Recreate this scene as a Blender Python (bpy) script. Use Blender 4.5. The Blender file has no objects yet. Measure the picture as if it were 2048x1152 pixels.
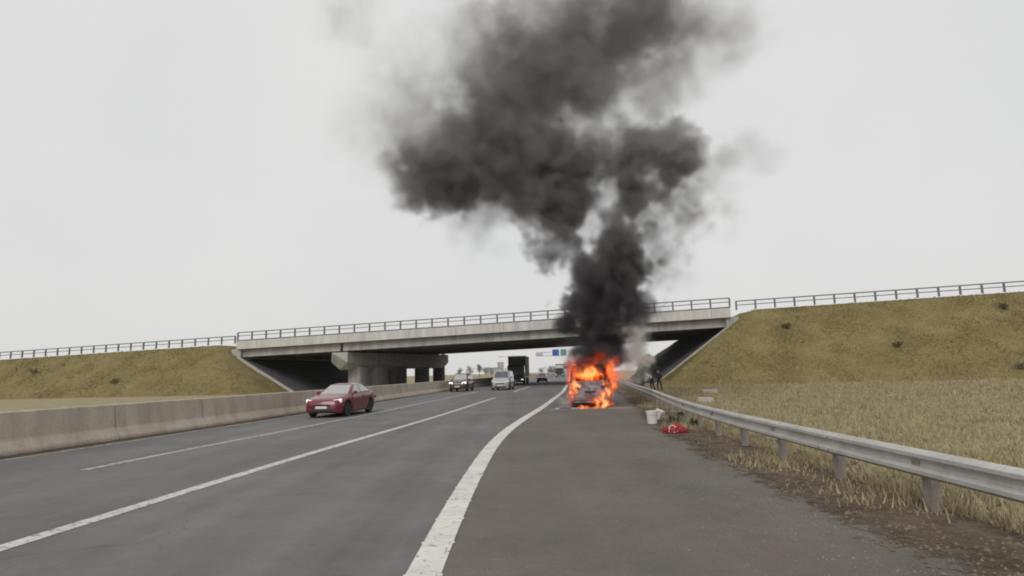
import bpy, bmesh, math, random
import numpy as np
from mathutils import Vector, Matrix, Quaternion

random.seed(7)
RNG = np.random.default_rng(11)
SC = bpy.context.scene
COL = SC.collection

# ------------------------------------------------------------------ camera
CAM_H, PITCH, ROLL = 1.65, math.radians(8.06), math.radians(1.5)
cd = bpy.data.cameras.new('camera')
cd.sensor_width = 36.0
cd.lens = 36.0 * 1200.0 / 2048.0
cd.clip_start, cd.clip_end = 0.05, 8000.0
cam = bpy.data.objects.new('camera', cd)
COL.objects.link(cam)
fwd = Vector((0, math.cos(PITCH), math.sin(PITCH)))
r0 = Vector((1, 0, 0)); u0 = r0.cross(fwd)
rgt = r0 * math.cos(ROLL) - u0 * math.sin(ROLL)
upv = u0 * math.cos(ROLL) + r0 * math.sin(ROLL)
M = Matrix((rgt, upv, -fwd)).transposed().to_4x4()
M.translation = Vector((0, 0, CAM_H))
cam.matrix_world = M
SC.camera = cam

# ------------------------------------------------------------------ world, sun, exposure
SUN_EL, SUN_AZ = math.radians(42), math.radians(-160)
w = bpy.data.worlds.new('World'); SC.world = w; w.use_nodes = True
nt = w.node_tree; nt.nodes.clear()
wo = nt.nodes.new('ShaderNodeOutputWorld'); bg = nt.nodes.new('ShaderNodeBackground')
sky = nt.nodes.new('ShaderNodeTexSky'); sky.sky_type = 'NISHITA'; sky.sun_disc = False
sky.sun_elevation = SUN_EL; sky.sun_rotation = SUN_AZ; sky.dust_density = 6.0
mixg = nt.nodes.new('ShaderNodeMix'); mixg.data_type = 'RGBA'; mixg.inputs['Factor'].default_value = 0.93
wtc = nt.nodes.new('ShaderNodeTexCoord'); wn = nt.nodes.new('ShaderNodeTexNoise')
wn.inputs['Scale'].default_value = 2.2; wn.inputs['Detail'].default_value = 4.0
wr = nt.nodes.new('ShaderNodeValToRGB')                      # overcast layer, slightly uneven
wr.color_ramp.elements[0].position = 0.3; wr.color_ramp.elements[0].color = (7.40, 7.41, 7.40, 1)
wr.color_ramp.elements[1].position = 0.7; wr.color_ramp.elements[1].color = (8.05, 7.98, 7.86, 1)
nt.links.new(wtc.outputs['Generated'], wn.inputs['Vector']); nt.links.new(wn.outputs['Fac'], wr.inputs['Fac'])
nt.links.new(sky.outputs['Color'], mixg.inputs['A']); nt.links.new(wr.outputs['Color'], mixg.inputs['B'])
nt.links.new(mixg.outputs['Result'], bg.inputs['Color']); bg.inputs['Strength'].default_value = 0.1
nt.links.new(bg.outputs['Background'], wo.inputs['Surface'])
sd = bpy.data.lights.new('sun', 'SUN'); sd.energy = 1.4; sd.angle = math.radians(30); sd.color = (1, 0.97, 0.93)
sun = bpy.data.objects.new('sun', sd); COL.objects.link(sun)
sdir = Vector((math.cos(SUN_EL) * math.sin(SUN_AZ), math.cos(SUN_EL) * math.cos(SUN_AZ), math.sin(SUN_EL)))
sun.rotation_euler = sdir.to_track_quat('Z', 'Y').to_euler(); sun.location = (0, -20, 60)
SC.view_settings.view_transform = 'Standard'; SC.view_settings.look = 'None'
SC.view_settings.exposure = 0.0; SC.view_settings.gamma = 1.0; SC.view_settings.use_curve_mapping = False
cy = SC.cycles if hasattr(SC, 'cycles') else None
SC.render.engine = 'CYCLES'
cy = SC.cycles
cy.use_denoising = True
try: cy.denoiser = 'OPENIMAGEDENOISE'
except Exception: pass
cy.max_bounces = 6; cy.diffuse_bounces = 3; cy.glossy_bounces = 3; cy.volume_bounces = 2
cy.transparent_max_bounces = 8; cy.sample_clamp_indirect = 4.0
cy.filter_width = 1.9
cy.volume_step_rate = 1.6; cy.volume_max_steps = 400

# ------------------------------------------------------------------ materials
MATS = {}
def pm(name, c1, c2=None, scale=4.0, rough=0.7, bump=0.0, metal=0.0, coat=0.0, stretch=(1, 1, 1), c3=None, fine=0.0,
       emit=None, estr=0.0, spec=0.5):
    if name in MATS: return MATS[name]
    m = bpy.data.materials.new(name); m.use_nodes = True; MATS[name] = m
    t = m.node_tree; b = t.nodes['Principled BSDF']; L = t.links.new
    c2 = c2 or tuple(min(1, x * 1.18) for x in c1)
    tc = t.nodes.new('ShaderNodeTexCoord'); mp = t.nodes.new('ShaderNodeMapping'); mp.inputs['Scale'].default_value = stretch
    L(tc.outputs['Object'], mp.inputs['Vector'])
    n = t.nodes.new('ShaderNodeTexNoise'); n.inputs['Scale'].default_value = scale; n.inputs['Detail'].default_value = 6
    n.inputs['Roughness'].default_value = 0.62
    L(mp.outputs['Vector'], n.inputs['Vector'])
    cr = t.nodes.new('ShaderNodeValToRGB'); e = cr.color_ramp.elements
    e[0].position, e[0].color = 0.33, (*c1, 1); e[1].position, e[1].color = 0.67, (*c2, 1)
    if c3: k = e.new(0.78); k.color = (*c3, 1)
    L(n.outputs['Fac'], cr.inputs['Fac'])
    out = cr.outputs['Color']
    if fine:
        n2 = t.nodes.new('ShaderNodeTexNoise'); n2.inputs['Scale'].default_value = scale * 14; n2.inputs['Detail'].default_value = 3
        L(tc.outputs['Object'], n2.inputs['Vector'])
        mr = t.nodes.new('ShaderNodeMapRange'); mr.inputs['From Min'].default_value = 0.25; mr.inputs['From Max'].default_value = 0.75
        mr.inputs['To Min'].default_value = 1 - fine; mr.inputs['To Max'].default_value = 1 + fine
        L(n2.outputs['Fac'], mr.inputs['Value'])
        mx = t.nodes.new('ShaderNodeVectorMath'); mx.operation = 'SCALE'
        L(out, mx.inputs[0]); L(mr.outputs['Result'], mx.inputs['Scale']); out = mx.outputs['Vector']
    L(out, b.inputs['Base Color'])
    b.inputs['Roughness'].default_value = rough; b.inputs['Metallic'].default_value = metal; b.inputs['Coat Weight'].default_value = coat
    b.inputs['Coat Roughness'].default_value = 0.06; b.inputs['Specular IOR Level'].default_value = spec
    if bump:
        bp = t.nodes.new('ShaderNodeBump'); bp.inputs['Strength'].default_value = bump; bp.inputs['Distance'].default_value = 0.02
        L((n2 if fine else n).outputs['Fac'], bp.inputs['Height']); L(bp.outputs['Normal'], b.inputs['Normal'])
    if emit:
        b.inputs['Emission Color'].default_value = (*emit, 1); b.inputs['Emission Strength'].default_value = estr
    return m

def asphalt(name, lo, hi, brown, streak):
    m = bpy.data.materials.new(name); m.use_nodes = True; t = m.node_tree; b = t.nodes['Principled BSDF']; L = t.links.new
    tc = t.nodes.new('ShaderNodeTexCoord')
    def noise(scale, det, st=(1, 1, 1), rgh=0.6):
        mp = t.nodes.new('ShaderNodeMapping'); mp.inputs['Scale'].default_value = st; L(tc.outputs['Object'], mp.inputs['Vector'])
        n = t.nodes.new('ShaderNodeTexNoise'); n.inputs['Scale'].default_value = scale; n.inputs['Detail'].default_value = det
        n.inputs['Roughness'].default_value = rgh
        L(mp.outputs['Vector'], n.inputs['Vector']); return n.outputs['Fac']
    def rng(x, a, b_, c, d):
        mr = t.nodes.new('ShaderNodeMapRange'); mr.inputs['From Min'].default_value = a; mr.inputs['From Max'].default_value = b_
        mr.inputs['To Min'].default_value = c; mr.inputs['To Max'].default_value = d; L(x, mr.inputs['Value']); return mr.outputs['Result']
    def mul(x, y):
        n = t.nodes.new('ShaderNodeMath'); n.operation = 'MULTIPLY'; L(x, n.inputs[0]); L(y, n.inputs[1]); return n.outputs[0]
    cr = t.nodes.new('ShaderNodeValToRGB'); e = cr.color_ramp.elements
    e[0].position, e[0].color = 0.36, (*lo, 1); e[1].position, e[1].color = 0.66, (*hi, 1)
    L(noise(0.35, 7), cr.inputs['Fac'])
    mx = t.nodes.new('ShaderNodeMix'); mx.data_type = 'RGBA'
    L(rng(noise(0.8, 5, (1, .35, 1)), 0.5, 0.72, 0, 0.8), mx.inputs['Factor']); L(cr.outputs['Color'], mx.inputs['A']); mx.inputs['B'].default_value = (*brown, 1)
    grain = rng(noise(55, 3), 0.25, 0.75, 0.72, 1.28)
    agg = rng(noise(150, 2), 0.25, 0.75, 0.8, 1.2)
    st = rng(noise(1.0, 4, (1, 0.014, 1)), 0.32, 0.68, 1 - streak, 1 + streak)
    bl = rng(noise(4, 6), 0.3, 0.72, 0.92, 1.09)
    k = mul(mul(grain, agg), mul(st, bl))
    sp = noise(9, 5, rgh=0.75)
    k = mul(k, rng(sp, 0.70, 0.75, 1.0, 1.45))          # pale grit and scuffs
    k = mul(k, rng(noise(2.3, 6, rgh=0.7), 0.30, 0.36, 0.78, 1.0))   # old oil drips
    vo = t.nodes.new('ShaderNodeTexVoronoi'); vo.feature = 'DISTANCE_TO_EDGE'; vo.inputs['Scale'].default_value = .42
    wv = t.nodes.new('ShaderNodeTexNoise'); wv.inputs['Scale'].default_value = 1.6; wv.inputs['Detail'].default_value = 6; L(tc.outputs['Object'], wv.inputs['Vector'])
    ad = t.nodes.new('ShaderNodeMix'); ad.data_type = 'RGBA'; ad.blend_type = 'LINEAR_LIGHT'; ad.inputs['Factor'].default_value = .35
    L(tc.outputs['Object'], ad.inputs['A']); L(wv.outputs['Color'], ad.inputs['B']); L(ad.outputs['Result'], vo.inputs['Vector'])
    ck = rng(vo.outputs['Distance'], .003, .012, 0, 1)
    mk = rng(noise(.22, 2), .42, .48, 0, 1)                  # cracks only here and there
    mm = t.nodes.new('ShaderNodeMath'); mm.operation = 'MAXIMUM'; L(ck, mm.inputs[0]); L(mk, mm.inputs[1])
    k = mul(k, rng(mm.outputs[0], 0, 1, .80, 1))
    vm = t.nodes.new('ShaderNodeVectorMath'); vm.operation = 'SCALE'
    L(mx.outputs['Result'], vm.inputs[0]); L(k, vm.inputs['Scale']); L(vm.outputs['Vector'], b.inputs['Base Color'])
    b.inputs['Roughness'].default_value = 0.82
    bp = t.nodes.new('ShaderNodeBump'); bp.inputs['Strength'].default_value = 0.5; bp.inputs['Distance'].default_value = 0.008
    L(noise(70, 4), bp.inputs['Height']); L(bp.outputs['Normal'], b.inputs['Normal'])
    return m

def worn_paint(name, col, under, wear):
    m = bpy.data.materials.new(name); m.use_nodes = True; t = m.node_tree; b = t.nodes['Principled BSDF']; L = t.links.new
    tc = t.nodes.new('ShaderNodeTexCoord')
    n = t.nodes.new('ShaderNodeTexNoise'); n.inputs['Scale'].default_value = 9; n.inputs['Detail'].default_value = 8; n.inputs['Roughness'].default_value = 0.75
    L(tc.outputs['Object'], n.inputs['Vector'])
    mp = t.nodes.new('ShaderNodeMapping'); mp.inputs['Scale'].default_value = (0.35, 1, 1); L(tc.outputs['Object'], mp.inputs['Vector'])
    v = t.nodes.new('ShaderNodeTexVoronoi'); v.feature = 'DISTANCE_TO_EDGE'; v.inputs['Scale'].default_value = 5.5; L(mp.outputs['Vector'], v.inputs['Vector'])
    cr = t.nodes.new('ShaderNodeValToRGB'); e = cr.color_ramp.elements
    e[0].position, e[0].color = wear, (1, 1, 1, 1); e[1].position, e[1].color = wear + 0.06, (0, 0, 0, 1)
    L(n.outputs['Fac'], cr.inputs['Fac'])
    c2 = t.nodes.new('ShaderNodeValToRGB'); e = c2.color_ramp.elements
    e[0].position, e[0].color = 0.004, (0.55, .55, .55, 1); e[1].position, e[1].color = 0.016, (0, 0, 0, 1)
    L(v.outputs['Distance'], c2.inputs['Fac'])
    mxm = t.nodes.new('ShaderNodeMath'); mxm.operation = 'MAXIMUM'; L(cr.outputs['Color'], mxm.inputs[0]); L(c2.outputs['Color'], mxm.inputs[1])
    n3 = t.nodes.new('ShaderNodeTexNoise'); n3.inputs['Scale'].default_value = 1.7; n3.inputs['Detail'].default_value = 6; L(tc.outputs['Object'], n3.inputs['Vector'])
    pc = t.nodes.new('ShaderNodeValToRGB'); e = pc.color_ramp.elements
    e[0].position, e[0].color = 0.3, (*[x * 0.80 for x in col], 1); e[1].position, e[1].color = 0.7, (*col, 1)
    L(n3.outputs['Fac'], pc.inputs['Fac'])
    mx = t.nodes.new('ShaderNodeMix'); mx.data_type = 'RGBA'; L(mxm.outputs[0], mx.inputs['Factor']); L(pc.outputs['Color'], mx.inputs['A']); mx.inputs['B'].default_value = (*under, 1)
    L(mx.outputs['Result'], b.inputs['Base Color']); b.inputs['Roughness'].default_value = 0.75
    bp = t.nodes.new('ShaderNodeBump'); bp.inputs['Strength'].default_value = 0.4; bp.inputs['Distance'].default_value = 0.006
    L(n.outputs['Fac'], bp.inputs['Height']); L(bp.outputs['Normal'], b.inputs['Normal'])
    return m

M_ROAD = asphalt('lane_asphalt', (.106, .1045, .101), (.150, .1475, .143), (.120, .114, .106), 0.17)
M_SHOULDER = asphalt('shoulder_asphalt', (.098, .087, .074), (.140, .125, .107), (.122, .100, .077), 0.08)
M_PAINT = worn_paint('edge_paint', (.66, .645, .60), (.15, .145, .14), 0.365)
M_PAINT2 = worn_paint('lane_paint', (.58, .57, .55), (.15, .145, .14), 0.41)
M_PAINT3 = worn_paint('faint_lane_paint', (.50, .49, .47), (.15, .145, .14), 0.45)
M_GROUND = pm('dry_grass_ground', (.23, .195, .115), (.33, .285, .175), .9, .95, .6, c3=(.20, .185, .095), fine=.35, spec=.1)
M_BANK = pm('embankment_grass', (.150, .118, .050), (.205, .168, .076), .35, .95, .6, c3=(.135, .145, .055), fine=.35, spec=.1)
M_DIRT = pm('verge_dirt', (.075, .056, .040), (.145, .115, .085), 2.6, .95, .9, c3=(.19, .165, .13), fine=.4, spec=.1)
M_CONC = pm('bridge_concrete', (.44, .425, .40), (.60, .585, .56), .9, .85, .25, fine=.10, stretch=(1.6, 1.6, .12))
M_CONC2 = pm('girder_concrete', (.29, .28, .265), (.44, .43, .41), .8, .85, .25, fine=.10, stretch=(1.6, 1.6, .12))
M_SHADED_CONC = pm('shaded_concrete', (.13, .128, .125), (.19, .185, .18), .7, .9, .2, fine=.1)  # darker concrete copy, under-bridge shade put into the colour
M_PIER = pm('pier_concrete', (.32, .32, .295), (.46, .455, .43), 1.0, .85, .3, fine=.1, stretch=(1.8, 1.8, .12))
M_BARR = pm('barrier_concrete', (.36, .305, .245), (.50, .44, .37), 1.3, .9, .3, fine=.12, stretch=(1.2, 1.2, .25), c3=(.30, .25, .20))
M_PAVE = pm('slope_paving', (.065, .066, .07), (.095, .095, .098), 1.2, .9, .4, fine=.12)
M_KERB = pm('pale_kerb', (.34, .325, .29), (.46, .44, .40), 2, .9, .3, fine=.1)
M_GALV = pm('galvanised_steel', (.40, .39, .375), (.54, .525, .50), 2.2, .5, .1, metal=.25, fine=.10, c3=(.33, .27, .22))
M_RUST = pm('post_steel', (.22, .19, .165), (.36, .33, .30), 5, .7, .2, metal=.2, fine=.1)
M_RAIL = pm('railing_steel', (.15, .15, .145), (.22, .215, .205), 2, .6, .1, metal=.2)
M_TYRE = pm('tyre_rubber', (.016, .016, .017), (.028, .028, .028), 12, .85, .2)
M_RIM = pm('wheel_alloy', (.42, .42, .43), (.55, .55, .56), 6, .35, 0, metal=.6)
M_GLASS = pm('car_glass', (.045, .05, .055), (.06, .065, .07), 1, .04, 0, coat=.6, spec=.9)
M_GLASSP = pm('sky_paled_car_glass', (.30, .30, .30), (.36, .355, .35), 1.5, .10, 0, coat=.8, spec=.8)  # grey base colour carries a painted sky reflection
M_BLACK = pm('black_trim', (.018, .018, .019), (.03, .03, .03), 8, .55, .1)
M_LAMP = pm('headlamp_lens', (.75, .76, .78), (.85, .85, .86), 20, .12, 0, coat=1)
M_LAMPON = pm('headlamp_lit', (.9, .9, .88), None, 20, .2, 0, emit=(1, .97, .9), estr=2.2)
M_LAMPDIM = pm('headlamp_dim', (.85, .85, .84), None, 20, .2, 0, emit=(1, .96, .9), estr=.55)
M_PLATE = pm('plate_white', (.62, .62, .60), (.7, .7, .68), 10, .4)
M_CHROME = pm('chrome', (.6, .6, .6), (.7, .7, .7), 5, .2, 0, metal=.9)
M_SKIN = pm('skin', (.42, .27, .20), (.50, .33, .25), 12, .6, .05)

# ------------------------------------------------------------------ mesh builder
class MB:
    def __init__(s): s.v = []; s.f = []
    def add(s, vs, fs):
        k = len(s.v); s.v += [tuple(p) for p in vs]; s.f += [tuple(i + k for i in f) for f in fs]; return s
    def hexa(s, p):   # 4 bottom ccw, 4 top ccw
        return s.add(p, [(3, 2, 1, 0), (4, 5, 6, 7), (0, 1, 5, 4), (1, 2, 6, 5), (2, 3, 7, 6), (3, 0, 4, 7)])
    def box(s, c, d, rz=0.0, rx=0.0, ry=0.0):
        x, y, z = (q / 2 for q in d)
        R = Matrix.Rotation(rz, 3, 'Z') @ Matrix.Rotation(ry, 3, 'Y') @ Matrix.Rotation(rx, 3, 'X')
        P = [(-x, -y, -z), (x, -y, -z), (x, y, -z), (-x, y, -z), (-x, -y, z), (x, -y, z), (x, y, z), (-x, y, z)]
        return s.hexa([R @ Vector(p) + Vector(c) for p in P])
    def tube(s, path, rad, n=8, caps=True):
        path = [Vector(p) for p in path]; R = rad if isinstance(rad, (list, tuple)) else [rad] * len(path)
        rings = []; ref = None
        for i, p in enumerate(path):
            d = (path[min(i + 1, len(path) - 1)] - path[max(i - 1, 0)]).normalized()
            if ref is None: ref = Vector((0, 0, 1)) if abs(d.z) < .9 else Vector((1, 0, 0))
            a = d.cross(ref).normalized(); b = a.cross(d).normalized(); ref = b
            rings.append([p + (a * math.cos(t) + b * math.sin(t)) * R[i] for t in [2 * math.pi * k / n for k in range(n)]])
        return s.loft(rings, caps)
    def loft(s, rings, caps=True, closed=True):
        n = len(rings[0]); vs = [p for r in rings for p in r]; fs = []
        for i in range(len(rings) - 1):
            for k in range(n if closed else n - 1):
                a, b = i * n + k, i * n + (k + 1) % n
                fs.append((a, b, b + n, a + n))
        if caps: fs += [tuple(range(n - 1, -1, -1)), tuple(range((len(rings) - 1) * n, len(rings) * n))]
        return s.add(vs, fs)
    def lathe(s, prof, n=20, o=(0, 0, 0), axis='Z'):
        rings = []
        for r, h in prof:
            ring = []
            for k in range(n):
                t = 2 * math.pi * k / n; a, b = r * math.cos(t), r * math.sin(t)
                p = {'Z': (a, b, h), 'X': (h, a, b), 'Y': (b, h, a)}[axis]
                ring.append((p[0] + o[0], p[1] + o[1], p[2] + o[2]))
            rings.append(ring)
        return s.loft(rings, True)
    def mesh(s, name, bevel=0.0, smooth=False, seg=2):
        me = bpy.data.meshes.new(name); me.from_pydata(s.v, [], s.f)
        bm = bmesh.new(); bm.from_mesh(me)
        bmesh.ops.recalc_face_normals(bm, faces=bm.faces)
        if bevel: bmesh.ops.bevel(bm, geom=[e for e in bm.edges if len(e.link_faces) == 2 and e.calc_face_angle(0) > .4], offset=bevel, segments=seg, profile=.5, affect='EDGES')
        bm.to_mesh(me); bm.free()
        if smooth:
            me.polygons.foreach_set('use_smooth', [True] * len(me.polygons))
            try: me.set_sharp_from_angle(angle=math.radians(smooth if smooth is not True else 40))
            except Exception: pass
        return me
    def build(s, name, mat, parent=None, bevel=0.0, smooth=False, seg=2):
        return link(name, s.mesh(name, bevel, smooth, seg), mat, parent)

def link(name, me, mat, parent=None, loc=None, rz=None):
    if mat is not None and not me.materials: me.materials.append(mat)
    o = bpy.data.objects.new(name, me); COL.objects.link(o)
    if parent is not None: o.parent = parent
    if loc is not None: o.location = loc
    if rz is not None: o.rotation_euler = (0, 0, rz)
    return o
def thing(name, label, cat, loc=(0, 0, 0), rz=0.0, group=None):
    o = bpy.data.objects.new(name, None); COL.objects.link(o); o.empty_display_size = .3
    o.location = loc; o.rotation_euler = (0, 0, rz); o['label'] = label; o['category'] = cat
    if group: o['group'] = group
    return o
def tag(o, label, cat, group=None):
    o['label'] = label; o['category'] = cat
    if group: o['group'] = group
    return o
def struct(o, kind='structure'): o['kind'] = kind; return o
def copy_tree(o, parent=None):
    c = o.copy(); COL.objects.link(c); c.parent = parent
    for ch in list(o.children): copy_tree(ch, c)
    return c

# ------------------------------------------------------------------ road lines in plan
YY = np.arange(-40, 900, 0.5)
def curve(pts, win=13):
    p = np.array(pts, float); x = np.interp(YY, p[:, 0], p[:, 1]); k = np.ones(win) / win
    xs = np.convolve(np.pad(x, win, mode='reflect', reflect_type='odd'), k, 'same')[win:-win]
    return lambda y: np.interp(y, YY, xs)
edge = curve([(-40, -.5), (0, -.80), (5.4, -.80), (7.2, -.82), (15.07, -.55), (20.97, .13), (28.5, 1.25), (50, 3.96), (90, 8.0), (440, 42), (900, 87)])
lane1 = curve([(-40, -8.5), (0, -6.0), (14, -4.55), (19.8, -3.74), (26.9, -2.87), (40.65, -1.49), (60, .55), (90, 3.9), (440, 38), (900, 83)])
lane2 = lambda y: lane1(y) - 3.65
barr = lambda y: lane1(y) - 7.6
dirt = lambda y: edge(y) + 4.1
rail = lambda y: edge(y) + 5.3

def strip(name, fl, fr, y0, y1, z, mat, step=1.0, parent=None, jl=0, jr=0, nx=1):
    ys = np.arange(y0, y1 + 1e-6, step); b = MB(); rows = []
    for y in ys:
        l, r = float(fl(y)) + random.uniform(-jl, jl), float(fr(y)) + random.uniform(-jr, jr)
        rows.append([(l + (r - l) * k / nx, y, z) for k in range(nx + 1)])
    b.loft(rows, caps=False, closed=False)
    me = bpy.data.meshes.new(name); me.from_pydata(b.v, [], [f[::-1] for f in b.f])
    o = link(name, me, mat, parent)
    return o

# ground sheet, lanes, shoulder
g = MB(); g.add([(-2200, -300, -.012), (2200, -300, -.012), (2200, 3200, -.012), (-2200, 3200, -.012)], [(0, 1, 2, 3)])
struct(g.build('ground', M_GROUND))
struct(strip('road', lambda y: barr(y) - .7, lambda y: edge(y) + .06, -38, 890, 0.0, M_ROAD, 2))
struct(strip('hard_shoulder', lambda y: edge(y) + .05, lambda y: edge(y) + 5.0, -38, 890, 0.004, M_SHOULDER, 2))
struct(strip('opposite_road', lambda y: barr(y) - 13.0, lambda y: barr(y) - 1.2, -38, 890, 0.0, M_ROAD, 2))
def ragged(m):
    t = m.node_tree; L = t.links.new; b = t.nodes['Principled BSDF']; out = [n for n in t.nodes if n.type == 'OUTPUT_MATERIAL'][0]
    at = t.nodes.new('ShaderNodeAttribute'); at.attribute_name = 'fade'; tc = t.nodes.new('ShaderNodeTexCoord')
    n = t.nodes.new('ShaderNodeTexNoise'); n.inputs['Scale'].default_value = 3.2; n.inputs['Detail'].default_value = 9; n.inputs['Roughness'].default_value = .78; L(tc.outputs['Object'], n.inputs['Vector'])
    a = t.nodes.new('ShaderNodeMath'); a.operation = 'ADD'; L(at.outputs['Fac'], a.inputs[0]); L(n.outputs['Fac'], a.inputs[1])
    r = t.nodes.new('ShaderNodeMapRange'); r.inputs['From Min'].default_value = .95; r.inputs['From Max'].default_value = 1.12; L(a.outputs[0], r.inputs['Value'])
    tr = t.nodes.new('ShaderNodeBsdfTransparent'); mx = t.nodes.new('ShaderNodeMixShader'); L(r.outputs['Result'], mx.inputs[0]); L(tr.outputs[0], mx.inputs[1]); L(b.outputs[0], mx.inputs[2]); L(mx.outputs[0], out.inputs['Surface'])
ragged(M_DIRT)
vd_ = struct(strip('verge_dirt', lambda y: dirt(y) - .75, lambda y: rail(y) + .9, -20, 130, 0.012, M_DIRT, .35, jl=.2, jr=.3, nx=4))
gd_ = struct(strip('gutter_dirt', lambda y: barr(y) - .02, lambda y: barr(y) + .55, -12, 150, 0.006, M_DIRT, .5, jr=.12, nx=3))
ga = gd_.data.attributes.new('fade', 'FLOAT', 'POINT'); ga.data.foreach_set('value', np.tile(np.array([1, .85, .5, .05], np.float32), len(gd_.data.vertices) // 4))
fa = vd_.data.attributes.new('fade', 'FLOAT', 'POINT'); nv = len(vd_.data.vertices)
fa.data.foreach_set('value', np.tile(np.array([.1, .38, .7, 1, 1], np.float32), nv // 5))
W = .15
el = struct(strip('edge_line', lambda y: edge(y) - W, lambda y: edge(y) + W, -10, 400, 0.010, M_PAINT, .5))
rb = MB()
rme = MB().box((0, 0, .004), (W * 2 + .03, .04, .008)).mesh('rib')
for k in range(52):
    y = 3.3 + k * .97
    link('rib', rme, M_PAINT, el, (float(edge(y)) + .004, y, .010), -math.atan2(float(edge(y + .2) - edge(y - .2)), .4))
for y0, y1 in ((-8, 42), (54, 72), (84, 102), (114, 132), (144, 162)):
    struct(strip('lane_line', lambda y: lane1(y) - .12, lambda y: lane1(y) + .12, y0, y1, 0.005, M_PAINT2, .5))
for y0, y1 in ((12, 56), (68, 86), (98, 116)):
    struct(strip('lane_line', lambda y: lane2(y) - .1, lambda y: lane2(y) + .1, y0, y1, 0.005, M_PAINT3, .5))
struct(strip('median_line', lambda y: barr(y) + .55, lambda y: barr(y) + .67, 8, 200, 0.005, M_PAINT3, 1))

# ------------------------------------------------------------------ overpass
BA = Vector((-25.95, 79.0, 4.98)); BE = Vector((.981, -.193, 0)); BN = Vector((.193, .981, 0)); GRADE = .0247
def bp(s, w_, z): return BA + BE * s + BN * w_ + Vector((0, 0, z + GRADE * s))
def bbox(b, s0, s1, w0, w1, z0, z1):
    return b.hexa([bp(s0, w0, z0), bp(s1, w0, z0), bp(s1, w1, z0), bp(s0, w1, z0), bp(s0, w0, z1), bp(s1, w0, z1), bp(s1, w1, z1), bp(s0, w1, z1)])
S0, S1, BW = -11.5, 52.0, 28.0
br = thing('overpass_bridge', 'pale concrete road overpass spanning the motorway behind the burning van', 'bridge', (0, 0, 0))
bbox(MB(), S0, S1, .3, BW - .3, 1.12, 1.95).build('deck_slab', M_SHADED_CONC, br)
for w0, nm in ((-.35, 0), (BW - .25, 1)):
    s = S0
    while s < S1 - .1:                                  # precast edge beam units with narrow joints
        e2 = min(s + 6.14, S1)
        bbox(MB(), s + .012, e2 - .012, w0, w0 + .6, 1.05, 2.12).build('edge_beam', M_CONC, br, bevel=.03)
        s = e2
    bbox(MB(), S0, S1, w0 + .08, w0 + .5, 2.121, 2.30).build('cornice', M_RAIL, br)
for k in range(8):
    w0 = .42 + k * 3.72
    for s0, s1 in ((S0, 3.28), (3.62, S1)):
        bbox(MB(), s0, s1, w0, w0 + .95, 0, 1.1).build('girder', M_CONC2 if k in (0, 7) else M_SHADED_CONC, br, bevel=.04)  # inner girders take the concrete with painted shade
pme = MB().box((0, 0, .5), (.19, .15, 1.0)).mesh('railing_post')
def railing(par, s0, s1, w0, zf, posts=True):
    n = max(1, int((s1 - s0) / 2.05))
    for k in range(n + 1):
        s = s0 + (s1 - s0) * k / n
        p = bp(s, w0, 0); link('railing_post', pme, M_RAIL, par, (p.x, p.y, zf(s)), -.194)
    for zz, r in ((1.02, .075), (.56, .055)):
        b = MB(); st = [s0 + (s1 - s0) * k / 12 for k in range(13)]
        b.tube([(bp(s, w0, 0).x, bp(s, w0, 0).y, zf(s) + zz) for s in st], r, 6).build('handrail' if zz > 1 else 'middle_rail', M_RAIL, par)
deckz = lambda s: BA.z + GRADE * s + 2.295
railing(br, S0, S1, -.05, deckz); railing(br, S0, S1, BW + .05, deckz)
# pier row under the deck
def pier(s_base, skew, ws):
    P = []
    zt = lambda s: BA.z + GRADE * s - .16
    cap = MB(); prof = []
    for wv, drop in ((.3, 0.0), (27.6, 0.0)):
        sc = s_base + skew * wv; z1 = zt(sc); hw = 1.12
        prof.append([bp(sc - hw, wv, 0).xy.to_3d() + Vector((0, 0, z1)), bp(sc + hw, wv, 0).xy.to_3d() + Vector((0, 0, z1)),
                     bp(sc + hw, wv, 0).xy.to_3d() + Vector((0, 0, z1 - 1.30)), bp(sc + hw * .55, wv + (1.3 if wv < 5 else -1.3), 0).xy.to_3d() + Vector((0, 0, z1 - 2.25)),
                     bp(sc - hw * .55, wv + (1.3 if wv < 5 else -1.3), 0).xy.to_3d() + Vector((0, 0, z1 - 2.25)), bp(sc - hw, wv, 0).xy.to_3d() + Vector((0, 0, z1 - 1.30))])
    cap.loft(prof, True); capo = cap.build('pier_cap', M_PIER, br, bevel=.05)
    for k in range(8):
        wv = .9 + k * 3.72
        if wv > 27.4: continue
        sc = s_base + skew * wv
        for d in (-.55, .55):
            q = bp(sc + d, wv, 0); MB().box((q.x, q.y, zt(sc) + .065), (.5, .6, .126), -.194).build('bearing', M_BLACK, capo)
    for w0, w1 in ws:                                   # blade columns, long axis along the pier row
        R = []
        for z in (-.3, zt(s_base) - 1.9):
            ring = []
            for wv, sg in ((w1 - .5, 1), (w0 + .5, -1)):
                sc = s_base + skew * wv
                for k in range(7):
                    a = math.pi * (k / 6 - .5) * 1
                    q = bp(sc + .92 * -math.sin(a) * sg * -1, wv + sg * .5 * math.cos(a), 0); ring.append((q.x, q.y, z))
            R.append(ring)
        MB().loft(R, True).build('column', M_PIER if w1 < 11 else M_SHADED_CONC, br, smooth=40)  # deeper columns use the darker copy, shade painted in
pier(3.15, .19, ((3.0, 6.0), (7.2, 10.4), (11.2, 15.3), (19.8, 22.0), (25.6, 27.2)))
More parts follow.
